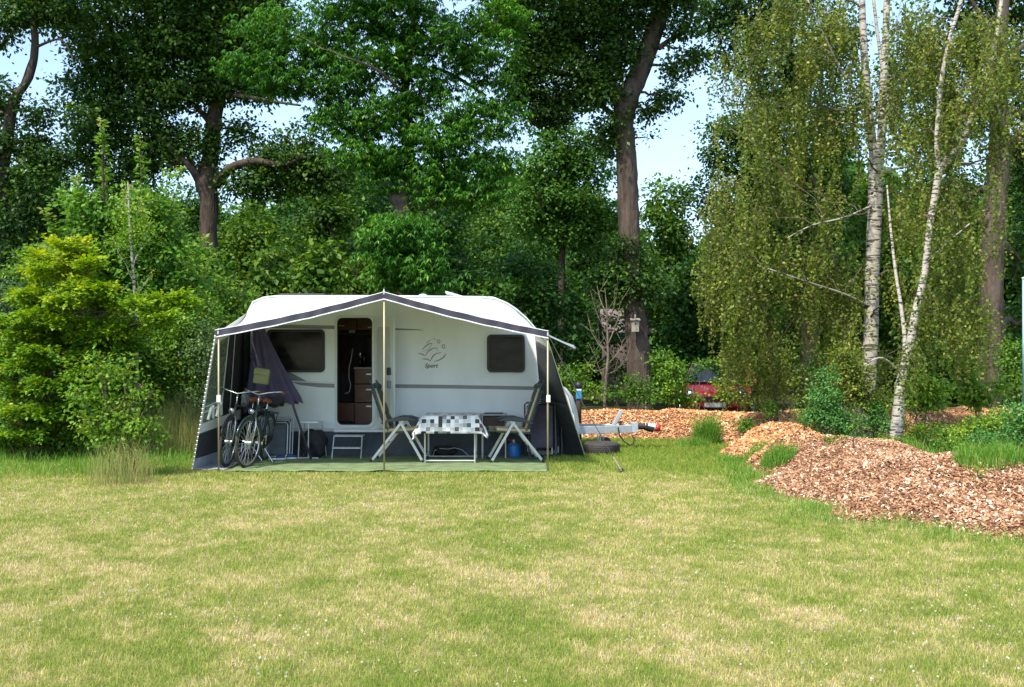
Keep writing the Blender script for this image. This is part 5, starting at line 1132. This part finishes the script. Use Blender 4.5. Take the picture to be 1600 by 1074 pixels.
for i, ((px, Y, top, hw), ad) in enumerate(zip(far, adj)):
    rnd = random.Random(100+i); light = i in (3, 5, 7, 10, 13, 17); bl = []
    H = 620-top
    for k in range(9):
        t = (k+.5)/9; yy = top+H*t; ww = hw*(.35+.75*math.sin(math.pi*min(1, t*.75+.15)))
        bl.append(blob(px+rnd.uniform(-.5, .5)*ww, yy, ww*rnd.uniform(.6, .9), H*.10*rnd.uniform(.8, 1.3), Y+rnd.uniform(-1, 1)))
        bl.append(blob(px+rnd.uniform(-1, 1)*ww, yy+rnd.uniform(-12, 12), ww*rnd.uniform(.4, .65), H*.08*rnd.uniform(.8, 1.3), Y+rnd.uniform(-1.5, 1)))
    dec = 'light green' if light else 'dark green'
    tree('woodland_tree', '%s woodland tree %s' % (dec, ad), Y, [[(px,558+2560/Y,700/Y,),(px+rnd.uniform(-6,6),450,500/Y),(px+rnd.uniform(-8,8),top+40,160/Y)]], bl, M['darkbark'], M['forestleaf2'] if light else M['forestleaf'], 200+i, ncl=430, per=46, cr=.5, L=.16, group=FG, twigs=.04, inner=.3)
# far-off mass of forest closing the view
rng = np.random.default_rng(5); n = 42000
X = rng.uniform(-44, 50, n); Yy = rng.uniform(52, 62, n); hmax = 10.5+3.0*(fbm(X*.12, X*0, 3)-.4)*2 - 3.5*np.exp(-((X-9)/3.5)**2)-1.5*np.exp(-((X+14.5)/4)**2)
Z = hmax*rng.uniform(0, 1, n)**.8; Pn = np.stack([X, Yy, Z], -1)
pl = leafpolys(Pn, unit(rng.normal(size=(n, 3))), unit(rng.normal(0, .6, (n, 3))+np.array([0, -.3, 1])), rng.uniform(.5, 1.1, n), rng.uniform(.25, .5, n), rng.uniform(0, .8, n))
tag(soup('distant_woodland', [pl], M['forestleaf']), 'dark far-off forest mass closing the view behind the trees', kind='stuff')
# shrub layer behind the caravan and along the wood edge
def shrub(name, label, px, Y, base_py, blobs, mat, seed, ncl=140, per=34, cr=.2, L=.07, cat='shrub', group=None, stems=4, **kw):
    rnd = random.Random(seed); x = GX(px, Y); z = gz(x, Y); rng = np.random.default_rng(seed); root = empty(name, (x, Y, z), label, cat, group)
    bl = [blob(*b, Y, None) if len(b) == 4 else blob(*b[:4], Y, b[4]) for b in blobs]; g = G()
    for b in bl: wiggle(g, (x+rnd.uniform(-.08, .08), Y+rnd.uniform(-.08, .08), z-.02), b[:3], .016, .006, rnd, .1, 6, 5)
    C, d, idx = clump_centres(bl, int(ncl*.5), rng, .3)
    for i in range(len(C)): wiggle(g, bl[idx[i]][:3], C[i], .006, .003, rnd, .15, 3, 3)
    g.build('stems', M['twig'], root, fix=False); soup('foliage', leaves(bl, ncl, per, cr, L, rng, **kw), mat, root); return root
SG = 'undergrowth shrubs at the wood edge'
und = [('tall leafy sapling with star shaped leaves behind the left roof end',415,21,((415,430,24,20),(410,400,14,16),(420,455,30,14)),'forestleaf2',.13),
 ('pale chestnut sapling behind the roof, left of the door',500,21,((500,415,26,16),(495,440,30,16),(510,395,14,10)),'forestleaf2',.14),
 ('yellow green bush over the left roof corner',365,19.6,((360,480,40,22),(340,450,24,20),(385,465,30,16)),'bushleaf',.07),
 ('bush showing over the roof between the two saplings',455,22,((455,445,36,16),(460,460,40,14)),'bushleaf',.09),
 ('dark bush over the roof above the door',560,23,((560,430,40,26),(560,460,50,20)),'forestleaf2',.1),
 ('dark bush over the right roof end',720,23,((720,440,50,26),(760,450,50,22),(700,410,36,20)),'forestleaf',.1),
 ('dense dark bush beyond the caravan nose',850,24,((840,470,60,36),(860,530,50,40),(820,420,50,30),(880,590,30,30)),'forestleaf',.1),
 ('bright leafy shrub next to the power post',885,21.6,((880,585,20,24),(895,605,20,18),(925,608,16,14),(917,580,8,14)),'bushleaf',.06),
 ('small light shrub left of the thick oak foot',940,22.5,((945,612,18,12),(975,615,18,10)),'bushleaf',.05),
 ('grey green shrub at the foot of the thick oak',1000,22.6,((1000,615,28,20),(985,600,16,14)),'bushleaf',.06),
 ('dark shrub just right of the thick oak foot',1045,23,((1045,595,30,30),(1035,560,20,20),(1060,620,30,18)),'bushleaf',.07),
 ('tall narrow shrub left of the red car',1053,22.4,((1052,600,10,28),(1056,570,8,16)),'bushleaf',.06),
 ('thin shrub in front of the red car bonnet',1125,22.3,((1128,598,13,13),(1140,618,18,9),(1092,622,10,9)),'softleaf',.06),
 ('olive shrub covering the right end of the red car',1150,22.2,((1160,590,22,26),(1170,620,14,14),(1150,560,22,14)),'birchleaf',.06),
 ('dense olive shrub right of the red car',1235,22,((1235,590,36,30),(1260,620,34,20),(1215,550,30,26)),'birchleaf',.06),
 ('dark shrub between the birch trunks',1310,21.5,((1310,600,34,30),(1290,570,30,24)),'forestleaf',.08),
 ('yellow green shrub right of the leaning birch foot',1440,17.2,((1440,600,26,20),(1450,620,24,18),(1430,630,20,14)),'softleaf',.07),
 ('dark bush behind the second wood chip patch',1490,22,((1490,600,40,34),(1470,560,36,30),(1520,620,30,20)),'forestleaf',.09),
 ('tall light sapling veiling the burl trunk',1535,18.5,((1515,590,14,22),(1525,620,18,16),(1505,560,10,16),(1560,610,12,16)),'softleaf',.08),
 ('dark yew-like bush at the right edge',1590,20.5,((1590,600,30,34),(1585,560,24,30)),'bushleaf',.06),
 ('dark evergreen bush far left behind the beech',10,19.5,((10,560,40,60),(20,480,36,50),(-10,640,50,50)),'greyleaf',.07),
 ('tall bush between the beech and the cherry saplings',120,20,((120,430,60,60),(140,500,60,60),(60,420,50,40)),'bushleaf',.09),
 ('tall bush filling the gap below the forked oak',270,21,((270,420,40,50),(300,480,40,50),(320,420,30,40)),'bushleaf',.09)]
for i, (lb, px, Y, bl, mt, L) in enumerate(und):
    n_ = sum(b[2]*b[3] for b in bl); shrub('shrub', lb, px, Y, 0, bl, M[mt], 300+i, ncl=int(16+n_/26), per=22, cr=.12+L, L=L*1.15, group=SG, droop=.3, inner=.15)
shrub('shrub', 'dark leafy branches hanging in front of the pinkish shed', 965, 33, 0, ((962,524,34,12),(975,580,30,18),(945,560,22,14),(990,500,24,12),(955,498,20,10)), M['forestleaf'], 390, ncl=60, per=26, cr=.3, L=.13, group=SG)
shrub('shrub', 'dark branches drooping over the left half of the red car windscreen', 1085, 24, 0, ((1085,575,14,9),(1078,590,8,10),(1100,566,14,7),(1130,575,14,10)), M['mapleleaf'], 391, ncl=26, per=22, cr=.16, L=.09, group=SG)
# bare sapling
rnd = random.Random(4); root = empty('bare_sapling', (GX(944, 21.8), 21.8, 0), 'leafless pale sapling standing between the caravan nose and the thick oak', 'tree'); g = G()
main = [P(a, b, 21.8) for a, b in ((944,640),(946,600),(950,560),(949,520),(948,480),(945,450))]; g.tube(main, [.035,.03,.026,.02,.013,.006], 7)
for (a, b), tips in (((946,600),[(930,560),(925,535)]),((949,570),[(970,545),(975,530)]),((949,555),[(925,520),(918,490)]),((949,540),[(965,500),(970,470)]),((949,520),[(932,490),(922,455)]),((948,505),[(958,480),(962,450)]),((948,490),[(938,465),(935,445)]),((948,585),[(968,575),(985,560)]),((947,575),[(928,580),(915,560)])):
    p = P(a, b, 21.8); dy = rnd.uniform(-.5, .5)
    q1 = P(*tips[0], 21.8)+Vector((0, dy*.5, 0)); q2 = P(*tips[1], 21.8)+Vector((0, dy, 0)); g.tube([p, p.lerp(q1, .6)+Vector((0,0,-.03)), q1, q2], [.014,.011,.008,.004], 5)
    for k in range(5):
        s = q1.lerp(q2, rnd.random()) if k % 2 else p.lerp(q1, rnd.random()); g.bar(s, s+Vector((rnd.uniform(-.25,.25), rnd.uniform(-.2,.2), rnd.uniform(.1,.35))), .004, 4)
g.build('trunk', M['deadtwig'], root)
# --- left foreground shrubs
def layered(name, label, px, Y, trunk_pts, tiers, mat, mat2, seed, L=.06, cat='tree', group=None):
    """small beech-like tree: flat horizontal sprays of leaves"""
    rng = np.random.default_rng(seed); rnd = random.Random(seed); root = empty(name, (GX(px, Y), Y, 0), label, cat, group); g = G(); Q, RR = limb(g, trunk_pts, Y, 8, .04)
    polys = []
    for (tx, ty, half, dep, up_) in tiers:
        c = P(tx, ty, Y+dep); s = min([q for q in Q if q.z < c.z+.1] or Q, key=lambda q: abs(q.z-(c.z-.25)))
        r = half*Y/1600; pts = wiggle(g, s, c, .018, .008, rnd, .08, 5, 5)
        n = int(5+half/5); 
        for k in range(n):
            a = rnd.uniform(0, 6.28); rr = r*rnd.uniform(.3, 1); e = c+Vector((math.cos(a)*rr, math.sin(a)*rr*.8, rnd.uniform(-.10, .13)+up_*rr*.35)); wiggle(g, c, e, .006, .003, rnd, .08, 3, 3)
            m = 70; t = rng.uniform(.1, 1.1, m); base = np.array(c)+(np.array(e)-np.array(c))*t[:, None]; side = unit(np.cross(np.array(e-c), [0, 0, 1.]))*rng.normal(0, .11, m)[:, None]
            Pn = base+side+rng.normal(0, .028, (m, 3)); D = unit(side*6+np.array((e-c).normalized())+rng.normal(0, .35, (m, 3))+np.array([0, 0, -.1])); Nn = unit(np.array([0, -.15, 1.])+rng.normal(0, .42, (m, 3)))
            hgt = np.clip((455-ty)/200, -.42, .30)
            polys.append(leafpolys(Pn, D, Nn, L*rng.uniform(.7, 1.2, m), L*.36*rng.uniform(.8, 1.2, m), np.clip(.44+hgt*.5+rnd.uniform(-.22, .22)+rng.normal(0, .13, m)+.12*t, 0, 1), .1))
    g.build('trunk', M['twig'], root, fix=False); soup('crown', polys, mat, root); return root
rnd = random.Random(77)
LG = 'shrubs and young trees on the left side of the lawn'
tiers = []
for ty in range(385, 560, 15):
    hw = 26+(ty-385)*.60
    for k in range(2+int((ty-385)/24)): tiers.append((105+rnd.uniform(-.95, .95)*hw-(ty-385)*.02, ty+rnd.uniform(-13, 13), rnd.uniform(16, 36), rnd.uniform(-.9, .9), rnd.uniform(-.2, .9)))
for tx, ty in ((190,480),(215,478),(245,475),(270,470),(180,520),(215,510),(250,500),(290,480),(150,455),(120,420)): tiers.append((tx, ty, rnd.uniform(18, 28), rnd.uniform(-1, -.2), .3))
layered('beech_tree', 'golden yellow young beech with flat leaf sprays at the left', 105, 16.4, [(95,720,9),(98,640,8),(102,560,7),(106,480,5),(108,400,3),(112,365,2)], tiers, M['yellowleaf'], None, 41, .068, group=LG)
tiers = []
for ty in range(530, 700, 15):
    hw = 118-(ty-540)*.1
    for k in range(5): tiers.append((85+rnd.uniform(-1, 1)*hw, ty+rnd.uniform(-18, 18), rnd.uniform(22, 36), rnd.uniform(-1, 1), rnd.uniform(-.4, .2)))
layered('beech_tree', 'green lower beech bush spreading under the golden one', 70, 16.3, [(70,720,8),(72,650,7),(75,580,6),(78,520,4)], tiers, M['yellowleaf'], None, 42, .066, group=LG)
def sapling(label, px, Y, trunk, spires, mat, seed, L=.1, name='cherry_sapling', bark=None, extra=(), ncl=120, per=20):
    rng = np.random.default_rng(seed); rnd = random.Random(seed); root = empty(name, (GX(px, Y), Y, gz(GX(px, Y), Y)), label, 'young tree', LG); g = G(); limb(g, trunk, Y, 8, .03)
    polys = []
    for (x0, y0, x1, y1, dz) in spires:
        a = P(x0, y0, Y+dz*.3); b = P(x1, y1, Y+dz); wiggle(g, a, b, .012, .004, rnd, .05, 6, 5)
        Lb = (b-a).length; m = int(Lb/.0075); t = rng.uniform(.1, 1.02, m); base = np.array(a)+(np.array(b)-np.array(a))*t[:, None]
        an = rng.uniform(0, 6.28, m); D = unit(np.stack([np.cos(an), np.sin(an), rng.normal(-.1, .35, m)], -1)+np.array((b-a).normalized())*.35)
        base = base+D*rng.uniform(0, .17, m)[:, None]*(1.25-t)[:, None]; Nn = unit(np.array([0, 0, 1.])+rng.normal(0, .45, (m, 3)))
        polys.append(leafpolys(base, D, Nn, L*rng.uniform(.7, 1.15, m)*(1.15-.3*t), L*.3*rng.uniform(.8, 1.1, m)*(1.15-.3*t), np.clip(.40+.45*t**5+rng.normal(0, .15, m), 0, 1), .3))
    if extra: polys += leaves([blob(*e, Y) for e in extra], ncl, per, .22, L*.9, rng, droop=.4, inner=.2, aspect=.3)
    g.build('trunk', bark or M['twig'], root, fix=False); soup('crown', polys, mat, root); return root
sapling('cherry sapling with a tall leafy spire rising highest at the left', 165, 18.2, [(168,700,8),(166,600,7),(163,480,6),(162,380,4),(160,240,3),(160,195,2)],
  [(163,400,160,190,0),(163,470,120,275,-.4),(163,480,205,300,.3),(163,430,98,300,.4),(163,500,70,330,-.3),(163,450,225,330,-.5),(164,520,90,400,.5),(163,410,140,300,-.2),(165,520,240,400,.4)], M['cherryleaf'], 51, .12,
  extra=((150,340,50,36),(180,380,50,40),(130,400,50,40),(200,440,40,40),(120,320,26,26),(205,320,24,24)), ncl=270)
sapling('second cherry sapling with reddish shoot tips right of the tallest spire', 235, 18.6, [(238,700,7),(236,560,6),(232,420,4),(222,300,3),(218,225,2)],
  [(232,420,218,218,0),(232,440,262,268,.3),(234,470,282,262,-.3),(234,480,250,300,.2),(236,520,320,370,-.6),(236,500,205,300,.4),(236,540,300,430,.5),(236,560,330,400,-.3)], M['cherryleaf'], 52, .12,
  extra=((240,340,40,40),(260,400,46,36),(225,390,40,40),(280,440,40,30)), ncl=260)
sapling('little birch sapling with a thin white stem in front of the cherries', 212, 17.2, [(216,640,7),(214,560,6),(211,470,5),(206,400,4),(202,340,3),(200,285,2)],
  [(205,390,196,290,0),(207,420,235,350,.3),(208,440,175,370,-.3),(210,470,240,420,-.2),(211,500,245,470,.3),(204,370,222,310,.2)], M['softleaf'], 53, .055, 'birch_sapling', M['birch'],
  extra=((205,330,26,26),(225,370,26,22),(190,380,24,20)), ncl=60)
for a in ((('dense green bush between the beech and the awning wall', 270, 17.6, 0, ((270,560,50,50),(300,520,40,44),(250,620,50,40),(310,600,30,50),(230,560,40,40),(285,650,36,30),(320,480,26,26)), M['bushleaf'], 61), dict(ncl=520, per=26, cr=.24, L=.065)),
          (('loose willow-like shrub touching the left awning wall', 318, 17.3, 0, ((318,560,20,40),(310,630,24,30),(322,520,14,22)), M['greyleaf'], 62), dict(ncl=110, per=30, cr=.2, L=.055)),
          (('light green leafy shrub in front, rising from the dry grass clump', 195, 13.6, 0, ((190,645,34,26),(218,600,14,34),(165,600,16,40),(215,665,30,22),(150,660,34,22),(238,680,16,26),(180,690,36,20),(128,620,18,30),(192,580,10,26),(205,560,7,20),(150,570,8,22),(232,625,9,26)), M['softleaf'], 63), dict(ncl=190, per=18, cr=.16, L=.062)),
          (('dark low bush in the shade below the beech', 40, 16.0, 0, ((40,670,50,26),(110,680,50,24),(-10,650,40,40),(80,640,60,30)), M['bushleaf'], 64), dict(ncl=260, per=26, cr=.2, L=.055)),
          (('reddish leafed low shrub in the shade under the beech', 60, 15.7, 0, ((60,672,20,12),(35,668,16,12)), M['redleaf'], 65), dict(ncl=40, per=22, cr=.12, L=.04)),
          (('blue green bladder shrub on the bank left of the birches', 1290, 15.3, 0, ((1285,620,24,24),(1300,650,34,22),(1275,645,22,22),(1290,590,14,18),(1320,665,26,14)), M['blueleaf'], 66), dict(ncl=190, per=34, cr=.12, L=.042)),
          (('second blue green shrub close to the birch feet', 1375, 15.9, 0, ((1375,660,26,16),(1365,640,18,18),(1395,668,16,12)), M['blueleaf'], 67), dict(ncl=70, per=30, cr=.12, L=.04)),
          (('yellowish shrub leaning over the blue green shrub', 1335, 16.0, 0, ((1330,590,34,30),(1340,620,30,26),(1320,560,26,22)), M['birchleaf'], 68), dict(ncl=150, per=30, cr=.16, L=.05)),
          (('tall weedy plant cluster at the right edge of the bank', 1585, 12.0, 0, ((1585,690,24,30),(1600,650,24,30),(1570,720,20,16)), M['blueleaf'], 69), dict(ncl=90, per=30, cr=.12, L=.045)),
          (('leafy weeds in the hollow behind the bank ridge', 1540, 14.5, 0, ((1540,665,36,14),(1570,655,26,16),(1510,672,26,10)), M['softleaf'], 70), dict(ncl=110, per=26, cr=.12, L=.045)),
          (('small yellow green seedling on the face of the chip bank', 1530, 10.8, 0, ((1528,745,9,22),(1532,780,10,14)), M['softleaf'], 71), dict(ncl=26, per=16, cr=.05, L=.028)),
          (('low seedling tuft in the middle of the chip bank', 1452, 11.0, 0, ((1452,783,12,8),), M['softleaf'], 72), dict(ncl=14, per=18, cr=.05, L=.03)),
          (('shrubby weed near the notch of the bank', 1205, 17.6, 0, ((1205,640,9,14),), M['bushleaf'], 73), dict(ncl=18, per=22, cr=.09, L=.045))):
    (lb, px, Y, z_, bl, mt, sd_), kw = a; shrub('shrub', lb, px, Y, z_, bl, mt, sd_, group=None, inner=.15, droop=.25, **kw)
for j, (px, py, Y, w_, h_, mt, lb) in enumerate(((1395,690,14.9,34,10,'softleaf','low leafy weeds around the foot of the leaning birch'),(1335,690,15.0,30,12,'blueleaf','low green weeds on the bank top left of the birch foot'),(1445,675,15.6,36,9,'softleaf','bright weeds on the bank just right of the leaning birch'),(1480,690,14.2,26,8,'bushleaf','low weeds along the back of the ridge'),(1310,695,14.4,24,14,'bushleaf','leafy green weeds growing on the front of the ridge below the blue green shrub'),(1475,672,16.2,36,12,'bushleaf','taller green weeds behind the ridge left of the burl trunk'),(1228,700,15.6,16,12,'bushleaf','weed clump beside the grass at the bank notch'),(1545,690,13.4,30,12,'blueleaf','dense low weeds spilling over the right end of the ridge'),(1262,650,16.9,14,12,'bushleaf','green weeds at the left foot of the blue green shrub'),(1165,665,17.9,14,14,'bushleaf','small weed clump on the left end of the bank'),(1400,720,12.6,10,5,'softleaf','tiny green weed on the ridge of the chip bank'),(1590,745,11.3,22,20,'softleaf','leafy weeds at the right edge on the chip bank'),(1370,630,16.2,30,26,'birchleaf','yellowish suckers growing between the two white birches'))):
    shrub('weed_clump', lb, px, Y, 0, ((px,py,w_,h_),), M[mt], 700+j, cat='weeds', ncl=int(10+w_*h_/14), per=22, cr=.11, L=.045, inner=.1)
# thin brown seedlings and dock stalks on the bank
for i, (px, py, h, lb) in enumerate(((1333,708,.55,'thin brown seedling standing on the bank below the blue green shrub'),(1488,640,.75,'dark red brown dock stalk in the hollow behind the ridge'),(1110,640,.6,'dry grey stalk beside the tallest grass tuft'),(1240,640,.5,'thin brown stalk on the bank between the shrubs'))):
    Y = (13.3, 15.0, 18.9, 17.4)[i]; x = GX(px, Y); z = gz(x, Y); rnd = random.Random(500+i); root = empty('plant_stalk', (x, Y, z), lb, 'plant'); g = G()
    g.tube([(x, Y, z-.02), (x+.01, Y, z+h*.5), (x+.03, Y, z+h)], [.010,.008,.004], 6)
    for k in range(7): zz = z+h*(.3+.1*k); s = rnd.choice((-1, 1)); g.bar((x+.01, Y, zz), (x+s*.09, Y+rnd.uniform(-.06,.06), zz+.08), .004, 4)
    g.build('stalk', M['redleaf'] if False else M['twig'], root); rng = np.random.default_rng(600+i)
    soup('leaves', leaves([(x+.01, Y, z+h*.7, .08, .08, h*.3)], 12, 12, .05, .03, rng), M['redleaf'] if i == 1 else M['bushleaf'], root)
